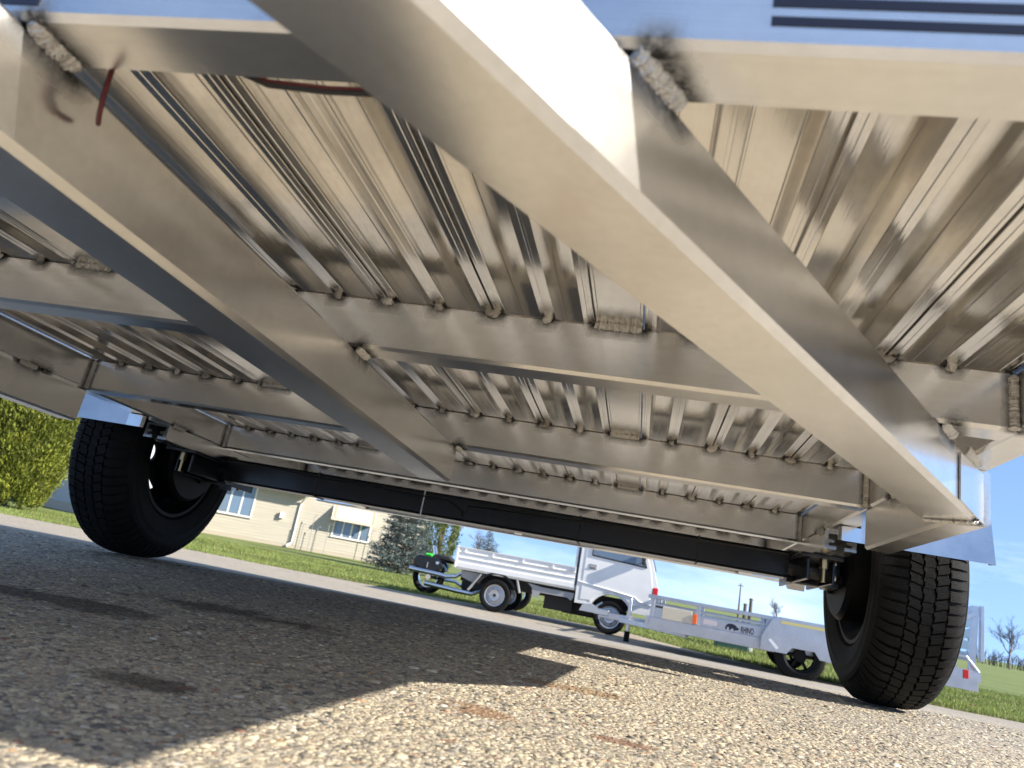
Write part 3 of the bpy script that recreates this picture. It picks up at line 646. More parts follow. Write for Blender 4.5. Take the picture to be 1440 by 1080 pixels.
def truck_wheel(x, y, sg):
    c = (x, y, -.245); b = B()
    b.lathe([(-sg*.055, .150), (-sg*.06, .165), (-sg*.045, .172), (-sg*.03, .150), (-sg*.035, .125), (-sg*.02, .115), (-sg*.03, .095), (-sg*.058, .085), (-sg*.05, .05), (-sg*.068, .045), (-sg*.068, .0001)], c, 36, 'y')
    for k_ in range(8):
        t = k_*math.pi/4; b.cyl((c[0]+.105*math.cos(t), c[1]-sg*.026, c[2]+.105*math.sin(t)), .013, -.006, .006, 'y', 8)
    w = kp('wheel', b, 'silver_wheel', None, True)
    kp('hub_cap', B().cyl((c[0], c[1]-sg*.068, c[2]), .026, -.012, .012, 'y', 16), 'dark', w, True)
    kp('tyre', B().lathe([(-.055, .160), (-.068, .175), (-.074, .205), (-.068, .238), (-.052, .250), (-.02, .254), (.02, .254), (.052, .250), (.068, .238), (.074, .205), (.068, .175), (.055, .160)], c, 48, 'y', True), 'rubber', w, True)
for x, y, sg in ((-1.79, YN+.09, 1), (.05, YN+.10, 1), (-1.79, YF-.09, -1), (.05, YF-.10, -1)): truck_wheel(x, y, sg)

# ---- motorcycle parked behind the truck
MO = (-2.6, 14.45, gz(14.45)); MC = thing('motorcycle', 'black cruiser motorcycle with long chrome exhaust pipes beside the white truck', 'motorcycle', MO)
def mp_(name, b, mm, parent=None, smooth=False): return obj(name, b, mm, parent or MC, smooth, MO)
my = 14.45; mz = MO[2]
def moto_wheel(x, r, wd):
    c = (x, my, mz+r); w = mp_('wheel', B().lathe([(-.02, r-.125), (-.03, r-.10), (.03, r-.10), (.02, r-.125)], c, 40, 'y', True).cyl(c, .05, -.05, .05, 'y', 16), 'chrome', None, True)
    sp = B()
    for k_ in range(10):
        t = k_*math.pi/5; sp.tube([c, (c[0]+(r-.11)*math.cos(t), c[1]+.012*(-1)**k_, c[2]+(r-.11)*math.sin(t))], .006, 5)
    mp_('spokes', sp, 'chrome', w)
    mp_('tyre', B().lathe([(-wd*.6, r-.11), (-wd, r-.07), (-wd*.9, r-.022), (-wd*.4, r), (wd*.4, r), (wd*.9, r-.022), (wd, r-.07), (wd*.6, r-.11)], c, 44, 'y', True), 'rubber', w, True)
moto_wheel(-3.42, .30, .08); moto_wheel(-1.76, .31, .055)
mp_('rear_fender', B().prism([(-3.42+rr*math.cos(t), mz+.30+rr*math.sin(t)) for rr, ts in ((.36, np.linspace(R(175), R(25), 12)), (.33, np.linspace(R(25), R(175), 12))) for t in ts], 'y', my-.09, my+.09), 'black', None, True)
mp_('front_fender', B().prism([(-1.76+rr*math.cos(t), mz+.31+rr*math.sin(t)) for rr, ts in ((.36, np.linspace(R(170), R(40), 10)), (.335, np.linspace(R(40), R(170), 10))) for t in ts], 'y', my-.07, my+.07), 'black', None, True)
bag = [(-3.66, mz+.45), (-3.70, mz+.58), (-3.62, mz+.67), (-3.25, mz+.66), (-3.12, mz+.55), (-3.16, mz+.43), (-3.4, mz+.38)]
for sg in (-1, 1):
    o_ = mp_('saddlebag', B().prism(bag, 'y', my+sg*.20-.075, my+sg*.20+.075), 'black'); mod = o_.modifiers.new('bevel', 'BEVEL'); mod.width = .035; mod.segments = 3
    mp_('buckle', B().box(-3.42, -3.40, my+sg*.285-.006, my+sg*.285+.006, mz+.46, mz+.56, .002).box(-3.26, -3.20, my+sg*.285-.006, my+sg*.285+.006, mz+.55, mz+.60, .004), 'chrome', o_)
st = [(-3.5, mz+.66), (-3.3, mz+.74), (-3.06, mz+.72), (-2.95, mz+.64), (-2.7, mz+.66), (-2.55, mz+.70), (-2.55, mz+.60), (-3.3, mz+.60)]
o_ = mp_('seat', B().prism(st, 'y', my-.13, my+.13), 'dark'); mod = o_.modifiers.new('bevel', 'BEVEL'); mod.width = .03; mod.segments = 3
tk = [(-2.62, mz+.70), (-2.5, mz+.86), (-2.2, mz+.90), (-2.05, mz+.80), (-2.1, mz+.70)]
o_ = mp_('fuel_tank', B().prism(tk, 'y', my-.14, my+.14), 'black'); mod = o_.modifiers.new('bevel', 'BEVEL'); mod.width = .05; mod.segments = 3
mp_('engine', B().box(-2.75, -2.2, my-.15, my+.15, mz+.18, mz+.62, .04).cyl((-2.45, my, mz+.36), .13, -.2, .2, 'y', 20), 'dark')
mp_('frame', B().tube([(-3.42, my, mz+.3), (-2.9, my, mz+.3), (-2.7, my, mz+.22), (-2.15, my, mz+.22), (-2.05, my, mz+.8)], .03, 8).tube([(-1.76, my-.09, mz+.31), (-2.05, my-.09, mz+.84)], .026, 8).tube([(-1.76, my+.09, mz+.31), (-2.05, my+.09, mz+.84)], .026, 8), 'chrome', None, True)
mp_('handlebar', B().tube([(-2.35, my-.40, mz+.88), (-2.1, my-.2, mz+.87), (-2.06, my, mz+.84), (-2.1, my+.2, mz+.87), (-2.35, my+.40, mz+.88)], .016, 8), 'chrome', None, True)
mp_('exhaust_pipe', B().tube([(-3.74, my-.27, mz+.40), (-3.2, my-.27, mz+.385), (-3.02, my-.27, mz+.37), (-2.85, my-.26, mz+.40), (-2.72, my-.2, mz+.5)], [.046, .046, .042, .034, .03], 14), 'chrome', None, True)
mp_('exhaust_pipe', B().tube([(-3.40, my-.27, mz+.19), (-2.8, my-.27, mz+.16), (-2.5, my-.25, mz+.15), (-2.3, my-.2, mz+.25)], [.045, .045, .036, .03], 14), 'chrome', None, True)
mp_('tail_lamp', B().box(-3.76, -3.70, my-.05, my+.05, mz+.50, mz+.58, .01), 'red'); gm = mat('green_cover', (.05, .6, .05), .4)
mp_('tail_cover', B().box(-3.52, -3.38, my-.20, my-.06, mz+.665, mz+.72, .02), gm)
mp_('backrest_bar', B().tube([(-3.35, my-.1, mz+.66), (-3.42, my-.1, mz+.86), (-3.42, my+.1, mz+.86), (-3.35, my+.1, mz+.66)], .018, 8), 'chrome', None, True)

# ---- second trailer
TH = R(-6); JO = (.37, 11.75, gz(11.75)); T2 = thing('parked_trailer', 'long galvanised trailer with upright ramp gate parked past the white truck', 'trailer', JO, (0, 0, TH))
# local frame: x towards its rear, -y towards the near side, z up from ground
def sp_(name, b, mm, parent=None, smooth=False): return obj(name, b, mm, parent or T2, smooth)
def bar(p0, p1, w, h_, up=(0, 0, 1)): return sweep(p0, p1, w, h_, up=up, nl=1, r=.004, ns=3)[0]
NS = -.93; FR, RE = .36, 4.20
for sg in (-1, 1):
    sr = sp_('side_rail', B().box(FR, RE, sg*.93-.03, sg*.93+.03, .275, .42, .004), 'galv')
    sp_('side_panel', B().box(FR+.05, RE-.25, sg*.93-.012, sg*.93+.012, .4205, .545, .002), 'galv')
    sp_('mid_rail', bar((FR, sg*.93, .585), (2.0, sg*.93, .585), .03, .03), 'galv'); sp_('top_rail', bar((FR, sg*.93, .675), (RE-.2, sg*.93, .675), .05, .05), 'galv')
    for x in (FR+.025, .97, 1.84, 2.9, RE-.25): sp_('post', B().box(x-.025, x+.025, sg*.93-.022, sg*.93+.022, .42, .655, .003), 'galv')
sp_('front_header', B().box(FR-.05, FR, -.96, .96, .31, .42, .004), 'galv'); sp_('front_rail', bar((FR-.02, -.93, .675), (FR-.02, .93, .675), .05, .05), 'galv')
sp_('front_board', B().box(.52, .90, NS-.028, NS-.014, .4205, .575, .004), mat('bare_plywood', (.62, .55, .42), .7)); sp_('tool_box', B().box(FR-.02, FR+.35, .0, .60, .425, .60, .01), 'dark')
for y in (-.3, .3, .85): sp_('front_post', B().box(FR-.045, FR+.0, y-.02, y+.02, .58, .65, .003), 'galv')
sp_('bed_floor', B().box(FR, RE, -.899, .899, .39, .42, .003), 'galv')
for x in np.arange(.6, 4.15, .6): sp_('crossmember', B().box(x, x+.05, -.899, .899, .315, .389, .003), 'galv')
sp_('tongue', bar((-.45, 0, .30), (FR+1.2, 0, .30), .075, .085), 'galv')
for sg in (-1, 1): sp_('tongue_arm', bar((-.12, sg*.04, .275), (FR+.5, sg*.88, .275), .06, .07), 'galv')
sp_('coupler', B().box(-.52, -.30, -.045, .045, .285, .375, .012).prism([(-.74, .30), (-.70, .39), (-.58, .42), (-.48, .385), (-.48, .30)], 'y', -.05, .05).tube([(-.50, 0, .40), (-.42, 0, .46)], .014), 'steel')
jk = sp_('jack', B().tube([(0.0, -.10, .58), (0.0, -.10, .13)], .030, 14), 'steel', None, True); sp_('jack_foot', B().cyl((0, -.10, .07), .040, -.07, .075, 'z', 14), 'rubber', jk, True); sp_('jack_crank', B().tube([(0, -.10, .58), (.02, -.10, .62), (.05, -.16, .60), (.06, -.20, .50)], .010, 8), 'steel', jk, True); sp_('jack_bracket', B().box(-.05, .05, -.068, -.03, .24, .36, .004), 'steel', jk)
sp_('side_marker', B().box(.91, .965, NS-.040, NS-.028, .43, .55, .004), 'amber')
sp_('info_sticker', B().box(1.05, 1.22, NS-.0150, NS-.0130, .455, .515), mat('pale_sticker', (.62, .55, .55), .5)); sp_('reflective_strip', B().prism([(1.84, .42), (1.87, .44), (1.97, .345), (1.94, .325)], 'y', -1.246, -1.2425), 'white_tape')
# running animal emblem and lettering on the side panel
rh = [(1.00, .425), (1.015, .425), (1.02, .455), (1.03, .475), (1.05, .47), (1.055, .43), (1.075, .425), (1.085, .455), (1.11, .46), (1.125, .445), (1.13, .425), (1.145, .425), (1.15, .445), (1.175, .44), (1.195, .45), (1.215, .475), (1.20, .47), (1.19, .485), (1.165, .495), (1.15, .515), (1.10, .53), (1.04, .525), (1.005, .495), (.99, .45)]
sp_('emblem', B().prism([(1.33+(a-1.0)*.8, c_*.8+.095) for a, c_ in rh], 'y', NS-.0165, NS-.0125), 'decal')
cu_ = bpy.data.curves.new('lettering', 'FONT'); cu_.body = 'RHINO'; cu_.size = .115; cu_.extrude = .0015; cu_.offset = .0035
to_ = bpy.data.objects.new('lettering_source', cu_); C.objects.link(to_); dg = bpy.context.evaluated_depsgraph_get(); lme = bpy.data.meshes.new_from_object(to_.evaluated_get(dg)); bpy.data.objects.remove(to_)
lo = bpy.data.objects.new('lettering', lme); lme.materials.append(M['decal']); C.objects.link(lo); lo.parent = T2; lo.location = (1.515, NS-.0145, .435); lo.rotation_euler = (R(90), 0, 0); lo.scale = (.44, .9, 1)
fen = [(x+.08, z) for x, z in [(1.68, .295), (1.98, .295), (2.04, .375), (2.30, .375), (2.36, .295), (2.66, .295), (2.66, .42), (2.56, .66), (2.46, .70), (1.90, .70), (1.79, .66), (1.68, .45)]]
for sg in (-1, 1):
    f_ = sp_('fender', B().prism(fen, 'y', min(sg*1.235, sg*1.242), max(sg*1.235, sg*1.242)), 'galv'); sp_('fender_top', B().box(1.96, 2.56, min(sg*.965, sg*1.243), max(sg*.965, sg*1.243), .702, .708), 'galv', f_)
    sp_('fender_front', B().prism([(1.75, .30), (1.76, .30), (1.88, .66), (1.97, .70), (1.97, .706), (1.87, .665)], 'y', min(sg*.965, sg*1.234), max(sg*.965, sg*1.234)), 'galv', f_)
    sp_('reflective_strip', B().box(1.98, 2.54, sg*1.244-.001, sg*1.244+.001, .635, .665), mat('yellow_tape', (.7, .6, .2), .4), f_)
    for x in (2.22,):
        c = (x, sg*1.10, .30)
        w = sp_('wheel', B().lathe([(-.08, .19), (-.07, .17), (.0, .16), (.07, .17), (.08, .19), (.06, .195), (0, .17), (-.06, .195)], c, 36, 'y', True).lathe([(-.05*1, .0001), (-.05, .07), (-.03, .08), (-.03, .0001)], c, 20, 'y'), 'rim_black', None, True)
        spk = B()
        for k_ in range(6):
            t = k_*math.pi/3; spk.tube([(x+.06*math.cos(t), sg*1.10-.04, .30+.06*math.sin(t)), (x+.165*math.cos(t), sg*1.10-.02, .30+.165*math.sin(t))], .022, 6)
        sp_('spokes', spk, 'rim_black', w)
        sp_('tyre', B().lathe([(-.075, .19), (-.095, .21), (-.1, .24), (-.09, .28), (-.07, .296), (0, .30), (.07, .296), (.09, .28), (.1, .24), (.095, .21), (.075, .19)], c, 48, 'y', True), 'rubber', w, True)
for x in (2.22,): sp_('axle', B().box(x-.03, x+.03, -1.0, 1.0, .27, .33, .004), 'black')
# rear corner assembly and upright ramp gate
for sg in (-1, 1):
    cr_ = sp_('rear_corner', B().prism([(3.2, .38), (4.22, .38), (4.22, .48), (4.13, .505), (3.2, .505)], 'y', min(sg*.962, sg*.985), max(sg*.962, sg*.985)), 'galv')
    sp_('corner_brace', bar((4.20, sg*.973, .49), (4.06, sg*.973, .65), .024, .03), 'galv', cr_); sp_('corner_top', bar((3.2, sg*.973, .645), (4.06, sg*.973, .645), .024, .026), 'galv', cr_); sp_('corner_post', B().box(3.90, 3.935, min(sg*.963, sg*.983), max(sg*.963, sg*.983), .5055, .631, .003), 'galv', cr_)
    sp_('tail_light', B().box(4.03, 4.09, sg*.986-.012*1, sg*.986+.012, .40, .50, .005), 'red', cr_)
    sp_('gate_post', bar((4.14, sg*.90, .45), (4.17, sg*.90, 1.24), .07, .07, (0, 1, 0)), 'galv'); sp_('gate_brace', bar((3.75, sg*.93, .88), (4.16, sg*.93, 1.15), .035, .06), 'galv')
    sp_('gate_outer_post', bar((4.245, sg*.90, .62), (4.245, sg*.90, 1.25), .04, .10, (0, 1, 0)), 'galv')
for k_, z in enumerate((.60, .73, .86, .99, 1.13)): sp_('gate_slat', B().box(4.13, 4.17, -.864, .864, z, z+.10, .003), 'galv')

# ---- utility box, poles
def place(o, lab, cat, grp=None): return tag(o, lab, cat, grp)
ub = thing('utility_box', 'low dark green utility box standing on the grass beside the parked trailer', 'utility box', (2.3, 16.2, GZ0-.01)); gp = mat('green_powder_coat', (.02, .07, .055), .5)
obj('cabinet', B().box(-.30, .30, -.22, .22, 0, .33, .015), gp, ub); obj('lid', B().box(-.315, .315, -.235, .235, .33, .37, .012), gp, ub); obj('marker_post', B().box(.33, .40, -.04, .04, 0, .36, .006), 'trim', ub)
for (x, y, h_, lab) in ((7.87, 62.8, 2.9, 'tallest thin dark pole rising beyond the parked trailer'), (8.35, 63.0, 1.5, 'shortest dark post beyond the parked trailer, between two taller poles'), (8.75, 63.0, 1.95, 'stout grey post beyond the parked trailer, right of the thin poles')):
    ob = obj('utility_pole', B().tube([(0, 0, 0), (0, 0, h_)], [.16 if h_ < 2 else .09, .12 if h_ < 2 else .04], 10).box(-.2, .2, -.03, .03, h_*.93, h_*.95), 'bark', None, True); ob.location = (x, y, GZ0-.05); tag(ob, lab, 'pole', 'poles in the field')

# ---- foliage
def leaf_mat(name, c0, c1):
    m = mat(name, c0, .65); a = N(m, 'ShaderNodeAttribute'); a.attribute_name = 'col'; L(m, a.outputs['Color'], P(m).inputs['Base Color'])
    tr = N(m, 'ShaderNodeBsdfTranslucent'); L(m, a.outputs['Color'], tr.inputs[0]); mxs = N(m, 'ShaderNodeMixShader', Fac=.3); out = m.node_tree.nodes['Material Output']
    L(m, P(m).outputs[0], mxs.inputs[1]); L(m, tr.outputs[0], mxs.inputs[2]); L(m, mxs.outputs[0], out.inputs[0]); return m
LM = leaf_mat('foliage', (.1, .15, .04), None)
def leaves(name, parent, p, d, ln, wd, col):
    """p base points, d unit directions, pointed quads"""
    n = len(p); rnd = rng.normal(size=(n, 3)); s = np.cross(d, rnd); s /= np.linalg.norm(s, axis=1)[:, None]+1e-9
    ln = ln[:, None]; wd = wd[:, None]
    V = np.stack([p, p+d*ln*.45+s*wd, p+d*ln, p+d*ln*.45-s*wd], 1).reshape(-1, 3)
    loops = np.arange(n*4); me = fast_mesh(name, V, loops, np.full(n, 4), np.repeat(col, 4, 0)); me.materials.append(LM)
    o = bpy.data.objects.new(name, me); C.objects.link(o); o.parent = parent; return o
def unit(v): return v/(np.linalg.norm(v, axis=1)[:, None]+1e-9)
def arborvitae(loc, h_, rx, label, n, c0, c1, grp=None):
    t = thing('arborvitae', label, 'tree', loc, group=grp)
    tk = B()
    for k_ in range(3): tk.tube([(.10*math.cos(k_*2.1), .10*math.sin(k_*2.1), -.05), (.06*math.cos(k_*2.1), .06*math.sin(k_*2.1), .6), (0, 0, h_*.9)], [.07, .055, .01], 7)
    obj('trunk', tk, 'bark', t, True)
    # sprays grouped in vertical fans
    nc = n//26; z = (rng.random(nc)**1.05); prof = np.clip(np.sin(np.pi*np.clip(z*.80+.17, 0, 1))**.7, .05, 1); a = rng.random(nc)*2*np.pi
    rad = rx*prof*(.62+.42*rng.random(nc)**.5); cp = np.stack([np.cos(a)*rad, np.sin(a)*rad, .25+z*(h_-.35)], 1)
    k = np.repeat(np.arange(nc), 26); out = np.stack([np.cos(a), np.sin(a), np.zeros(nc)], 1)
    base = cp[k]+rng.normal(size=(len(k), 3))*[.06, .06, .10]; d = unit(out[k]*.55+[0, 0, 1.0]+rng.normal(size=(len(k), 3))*.45)
    br = (.55+.9*rng.random(nc))[k][:, None]; mixv = rng.random(nc)[k][:, None]
    col = (np.array(c0)*(1-mixv)+np.array(c1)*mixv)*br
    leaves('crown', t, base, d, .055+.075*rng.random(len(k)), .010+.011*rng.random(len(k)), col); return t
def spruce(loc, h_, rb, label, n, c0, c1, grp=None, dens=13):
    t = thing('spruce_tree', label, 'tree', loc, group=grp); obj('trunk', B().tube([(0, 0, -.05), (0, 0, h_*.5), (0, 0, h_)], [.09*h_/3.5, .05*h_/3.5, .008], 8), 'bark', t, True)
    ps, ds, cs = [], [], []; bt = B(); z = .035*h_
    while z < h_*.99:
        fr = 1-z/h_; L_ = rb*(fr**.85)*1.02+.05; nb = max(5, int(dens*(.4+fr)))
        for k_ in range(nb):
            a = 2*math.pi*(k_+random.random()*.8)/nb; l = L_*random.uniform(.72, 1.08); up = random.uniform(-.10, .28); dv = np.array([math.cos(a), math.sin(a), up]); dv /= np.linalg.norm(dv)
            side = np.array([-math.sin(a), math.cos(a), 0]); z0 = z+random.uniform(-.06, .06)
            bt.tube([(0, 0, z0), tuple(np.array([0, 0, z0])+dv*l*.9)], [.012, .004], 3, False)
            m_ = int(n*l/L_*(.35+fr)); u = rng.random(m_)**.6; w = (1-u)*.32*l*rng.normal(size=m_)
            q = np.array([0, 0, z0])+dv*(u*l)[:, None]+side*w[:, None]+np.array([0, 0, 1])*(rng.normal(size=m_)*.03-abs(w)*.12)[:, None]
            dd = unit(dv+side*np.sign(w)[:, None]*.8+rng.normal(size=(m_, 3))*.55); ps.append(q); ds.append(dd)
            mv = rng.random((m_, 1)); cs.append((np.array(c0)*(1-mv)+np.array(c1)*mv)*random.uniform(.7, 1.25))
        z += .105*h_/3.2*random.uniform(.85, 1.15)
    obj('branches', bt, 'bark', t); p = np.concatenate(ps); leaves('crown', t, p, np.concatenate(ds), (.05+.07*rng.random(len(p)))*h_/3.4, (.010+.010*rng.random(len(p)))*h_/3.4, np.concatenate(cs)); return t
arborvitae((-14.95, 16.7, GZ0-.02), 4.6, 1.15, 'big yellow-green bushy evergreen at the corner of the grey house', 120000, (.075, .105, .012), (.26, .28, .035))
spruce((-7.15, 24.6, GZ0-.02), 3.5, 1.15, 'blue-grey spruce standing at the right end of the cream house', 60, (.075, .11, .105), (.20, .245, .235))
arborvitae((-6.95, 28.2, GZ0-.02), 4.4, .62, 'narrow columnar evergreen right behind the blue-grey spruce', 16000, (.06, .09, .012), (.19, .21, .03))
spruce((-8.35, 44.2, GZ0-.1), 2.75, 1.5, 'far dark spruce whose tip shows above the truck bed', 34, (.04, .075, .06), (.12, .16, .13))
def bare_tree(loc, h_, label, sd, grp, levels=4):
    rr = random.Random(sd); t = thing('bare_tree', label, 'tree', loc, group=grp); tr = B(); br = B()
    def grow(p, d, l, r_, lev):
        k = 3; pts = [p]; q = p
        for i in range(k):
            d = (d+Vector((rr.gauss(0, .12), rr.gauss(0, .12), rr.gauss(.03, .07)))).normalized(); q = q+d*l/k; pts.append(q)
        (tr if lev == 0 else br).tube(pts, [r_*(1-.45*i/k) for i in range(k+1)], 5 if lev < 2 else 3, False)
        if lev >= levels: return
        for i in range(rr.randint(4, 6) if lev < 2 else rr.randint(3, 5)):
            f_ = rr.uniform(.35, 1.0); base = pts[0].lerp(pts[-1], f_) if lev else pts[min(3, 1+int(f_*2.9))]
            nd = (d+Vector((rr.gauss(0, .62), rr.gauss(0, .62), rr.gauss(.12, .3)))).normalized(); grow(base, nd, l*rr.uniform(.5, .72), r_*.5, lev+1)
    grow(Vector((0, 0, -.1)), Vector((0, 0, 1)), h_*.42, h_*.02, 0)
    obj('trunk', tr, 'bark', t, True); obj('branches', br, 'bark', t, True); return t
bare_tree((42.2, 100.5, GZ0-.1), 6.6, 'bare brown tree at the field edge, the wider of two beside the ramp gate', 3, 'bare trees along the field')
bare_tree((39.0, 101.5, GZ0-.1), 5.4, 'thin bare tree close to the ramp gate of the parked trailer', 5, 'bare trees along the field')
bare_tree((46.5, 103, GZ0-.1), 6.8, 'bare tree at the field edge furthest from the ramp gate', 8, 'bare trees along the field')
bare_tree((16.2, 95, GZ0-.1), 3.9, 'lone distant bare tree above the parked trailer fender', 12, 'bare trees along the field')
bare_tree((-3.2, 72, GZ0-.1), 3.4, 'small distant bare tree above the truck bed near the cab', 21, 'bare trees along the field')
bare_tree((-12.3, 60, GZ0-.1), 3.9, 'small bare tree between the columnar evergreen and the truck tailgate', 31, 'bare trees along the field')
# far thicket along the field: reads as one mass
b = B(); rr = random.Random(4)
for i in range(700):
    x = rr.uniform(30, 120); y = 118+rr.uniform(-4, 6); h_ = rr.uniform(.9, 2.2)
    b.tube([(x, y, GZ0-.1), (x+rr.gauss(0, .2), y, GZ0+h_*.6), (x+rr.gauss(0, .5), y+rr.gauss(0, .3), GZ0+h_)], [.05, .04, .01], 3, False)
    for k_ in range(3): b.tube([(x, y, GZ0+h_*rr.uniform(.2, .7)), (x+rr.gauss(0, .6), y, GZ0+h_*rr.uniform(.7, 1.05))], [.03, .008], 3, False)
o = obj('thicket', b, 'bark'); o['kind'] = 'stuff'; o['label'] = 'low brown leafless thicket along the far edge of the field'; o['category'] = 'thicket'

# ---- houses
def lap_wall(a0, a1, z0, z1, y=0., lap=.115):
    b = B(); z = z0
    while z < z1-.005:
        zz = min(z+lap, z1); o_ = len(b.v)
        b.v += [(a0, y-.014, z), (a1, y-.014, z), (a1, y-.002, zz), (a0, y-.002, zz), (a0, y-.002, z), (a1, y-.002, z)]
        b.f += [(o_, o_+1, o_+2, o_+3), (o_+4, o_+5, o_+1, o_)]; z = zz
    return b
def window(par, a0, a1, z0, z1, panes, y=0.):
    w = obj('window', B().box(a0-.07, a1+.07, y-.045, y-.016, z0-.07, z0-.005, .004).box(a0-.07, a1+.07, y-.045, y-.016, z1+.005, z1+.07, .004).box(a0-.07, a0-.004, y-.044, y-.017, z0-.004, z1+.004).box(a1+.004, a1+.07, y-.044, y-.017, z0-.004, z1+.004), 'trim', par)
    st_ = (a1-a0)/panes
    for i in range(panes):
        x0 = a0+i*st_; obj('pane', B().box(x0+.035, x0+st_-.035, y-.026, y-.020, z0+.02, z1-.02), 'glass', w)
        if i: obj('mullion', B().box(x0-.034, x0+.034, y-.040, y-.018, z0-.003, z1+.003), 'trim', w)
    obj('sill', B().box(a0-.09, a1+.09, y-.075, y-.046, z0-.075, z0-.03, .004), 'trim', w)
    return w
YV = R(11.8); HD = 33.; YW = R(24)
# the wall passes through the point 8 m left of the view axis at 33 m; it faces a little to the right
hp = Vector((CAM.x-math.sin(YV)*HD-8*math.cos(YV), math.cos(YV)*HD-8*math.sin(YV), GZ0)); hb = (hp.x+8*math.cos(YW), hp.y+8*math.sin(YW), GZ0)
H1 = thing('house', 'cream sided house with a fabric awning over one window', 'house', hb, (0, 0, YW))
zb_ = .5   # local z = world z + .5
obj('wall', lap_wall(-20, -7.72, .12, 2.5), 'cream', H1); obj('wall', lap_wall(-7.70, -2.3, .12, 4.2, -.001), 'cream', H1)
gb = B(); gb.prism([(-7.70, 4.2), (-2.3, 4.2), (-5.0, 5.9)], 'y', -.012, .1); obj('gable', gb, 'cream', H1)
obj('body', B().box(-19.95, -2.35, .012, 8, 0, 2.5).box(-7.65, -2.35, .013, 8, 2.5, 4.2), 'cream', H1)
obj('foundation', B().box(-20, -2.3, -.006, .01, -.1, .118), 'soffit', H1)
rf = obj('roof', B().prism([(-.55, 2.28), (-.55, 2.36), (4, 4.6), (8.5, 2.36), (8.5, 2.28), (4, 4.5)], 'x', -20.5, -7.45).prism([(-8.1, 4.0), (-5, 6.0), (-1.9, 4.0), (-1.9, 4.1), (-5, 6.15), (-8.1, 4.1)], 'y', -.10, 8.4), 'roof', H1)
obj('soffit', B().box(-20.4, -7.50, -.52, -.003, 2.245, 2.279, .003), 'soffit', rf); obj('fascia', B().box(-20.5, -7.42, -.60, -.555, 2.20, 2.37, .004).box(-7.50, -7.455, -.55, .0, 2.20, 2.37, .003), 'trim', rf)
dp = B().tube([(-7.62, -.55, 2.2), (-7.62, -.40, 2.12), (-7.74, -.06, 1.85), (-7.76, -.055, 1.7), (-7.76, -.055, .30), (-7.78, -.10, .18), (-7.95, -.32, .05)], .045, 8); obj('downspout', dp, 'trim', H1, True)
window(H1, -11.0, -9.65, .93, 2.12, 3); window(H1, -6.20, -4.74, .80, 1.47, 4, -.001); window(H1, -15.5, -13.5, .93, 2.12, 3)
aw = obj('awning', B().prism([(-.03, 2.02), (-.03, 1.99), (-.52, 1.50), (-.55, 1.50), (-.55, 1.53)], 'x', -6.42, -4.58).prism([(-.03, 1.99), (-.03, 1.52), (-.52, 1.51)], 'x', -6.42, -6.40).prism([(-.03, 1.99), (-.03, 1.52), (-.52, 1.51)], 'x', -4.60, -4.58), 'awning', H1)
obj('valance', B().box(-6.43, -4.57, -.562, -.551, 1.41, 1.53), 'awning', aw); obj('edge_stripe', B().prism([(-.028, 2.035), (-.028, 2.02), (-.565, 1.52), (-.57, 1.53)], 'x', -6.34, -6.24).prism([(-.028, 2.035), (-.028, 2.02), (-.565, 1.52), (-.57, 1.53)], 'x', -4.72, -4.62), 'awning_edge', aw)
obj('wall_lamp', B().box(-8.50, -8.32, -.16, -.016, 1.08, 1.34, .02), 'trim', H1)
for i, (a, h_) in enumerate(((-7.45, 1.05), (-7.08, 1.45), (-6.85, 1.05), (-6.42, 1.25), (-4.62, 1.3), (-4.30, 1.35))):
    so_ = obj('garden_stake', B().tube([(0, 0, -.1), (0, 0, h_-.08), (.02, 0, h_-.02), (.07, 0, h_), (.12, 0, h_-.05)], .012, 6), 'grey_metal', None, True)
    p_ = Vector(hb)+Vector((math.cos(YW)*a+math.sin(YW)*.35, math.sin(YW)*a-math.cos(YW)*.35, 0)); so_.location = p_
    tag(so_, ['thin hooked garden stake closest to the downspout of the cream house','tallest hooked garden stake between downspout and awning window','shorter hooked garden stake between the tallest stake and awning window','hooked garden stake at the downspout side of the awning window','hooked garden stake just past the awning window, spruce side','hooked garden stake nearest the blue-grey spruce'][i], 'garden stake', 'garden stakes along the house')
H2 = thing('house', 'grey sided house in shade behind the big yellow-green evergreen', 'house', (-18.7, 23.7, GZ0), (0, 0, R(-30)))
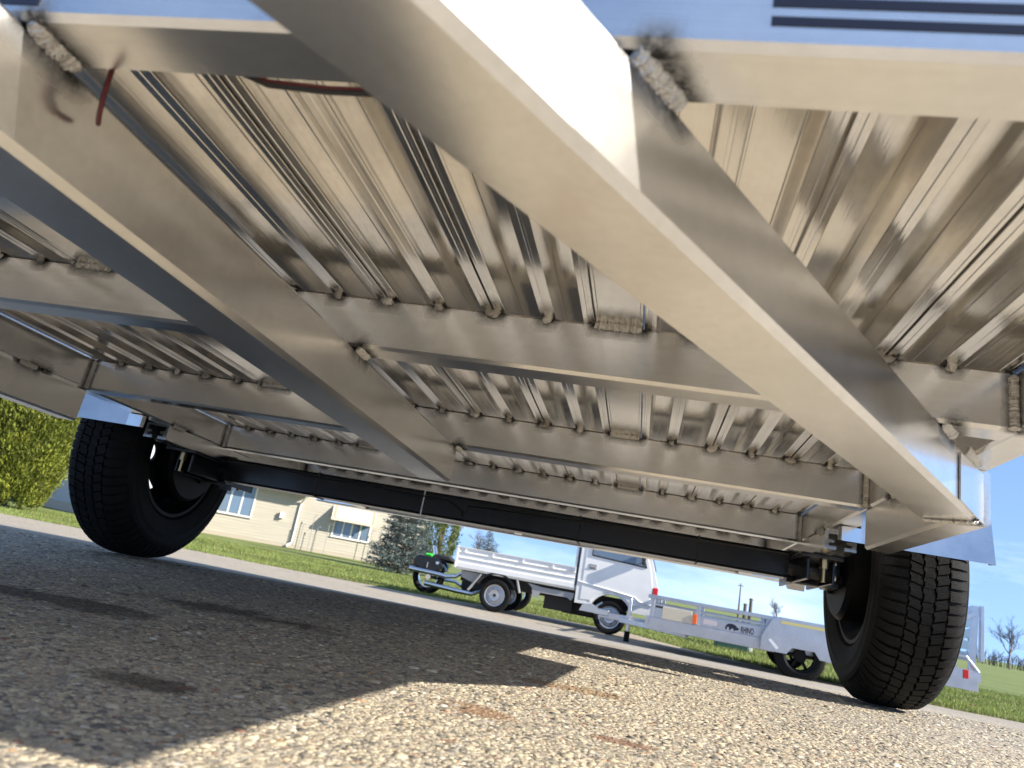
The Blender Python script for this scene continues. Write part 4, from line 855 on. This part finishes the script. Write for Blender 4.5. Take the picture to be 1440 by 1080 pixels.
obj('wall', lap_wall(-6, 3.0, .25, 3.0), 'greyside', H2); obj('body', B().box(-5.95, 2.95, .012, 2.6, 0, 3.0), 'greyside', H2); obj('foundation', B().box(-6, 3.0, -.006, .01, -.1, .248), 'soffit', H2)
obj('roof', B().prism([(-.5, 2.9), (-.5, 3.0), (1.3, 4.2), (3.1, 3.0), (3.1, 2.9), (1.3, 4.1)], 'x', -6.4, 3.2), 'roof', H2); window(H2, -4.2, -2.8, 1.1, 2.3, 2)

# ---- grass blades
def grass():
    n = 150000; x = rng.uniform(-16, 13, n); u = rng.random(n); e = np.interp(x, [q[0] for q in EDGE], [q[1] for q in EDGE])+.05*np.sin(x*2.3)+.03*np.sin(x*7.1); y = e-.04+u**1.6*9
    z = np.interp(y, _fy, _cz)-.032; p = np.stack([x, y, z], 1); d = unit(np.stack([rng.normal(size=n)*.45, rng.normal(size=n)*.45, np.ones(n)], 1))
    mv = rng.random((n, 1)); patch = (.5+.5*np.sin(x*1.3+np.sin(y*1.7)*2))[:, None]; col = np.array([.13, .20, .034])*(1-mv)+np.array([.28, .32, .09])*mv; col = col*(.75+.35*patch); dry = rng.random(n) < .10; col[dry] = [.30, .25, .12]
    o = leaves('grass', None, p, d, .045+.05*rng.random(n), .004+.004*rng.random(n), col); o['kind'] = 'stuff'; o['label'] = 'short green grass blades along the lawn by the drive'; o['category'] = 'grass'
grass()
# a few dry leaves on the lawn
lb_ = mat('dry_leaf', (.28, .12, .04), .7)
for i, (x, y) in enumerate(((4.9, 11.9), (-9.6, 14.0))):
    v = [(0, 0, .0), (.05, .02, .035), (.1, 0, .02), (.13, .0, .05), (.1, .05, .03), (.05, .06, .02)]
    o = obj('fallen_leaf', B().add(v+[(a, c_, e-.003) for a, c_, e in v], [(0, 1, 5), (1, 2, 4, 5), (2, 3, 4), (6, 11, 7), (7, 11, 10, 8), (8, 10, 9), (0, 6, 7, 1), (1, 7, 8, 2), (2, 8, 9, 3), (3, 9, 10, 4), (4, 10, 11, 5), (5, 11, 6, 0)]), lb_); o.location = (x, y, gz(y)+.02)
    tag(o, ('brown dry leaf lying on the grass near the ramp gate', 'brown dry leaf lying on the grass near the big yellow-green evergreen')[i], 'leaf')
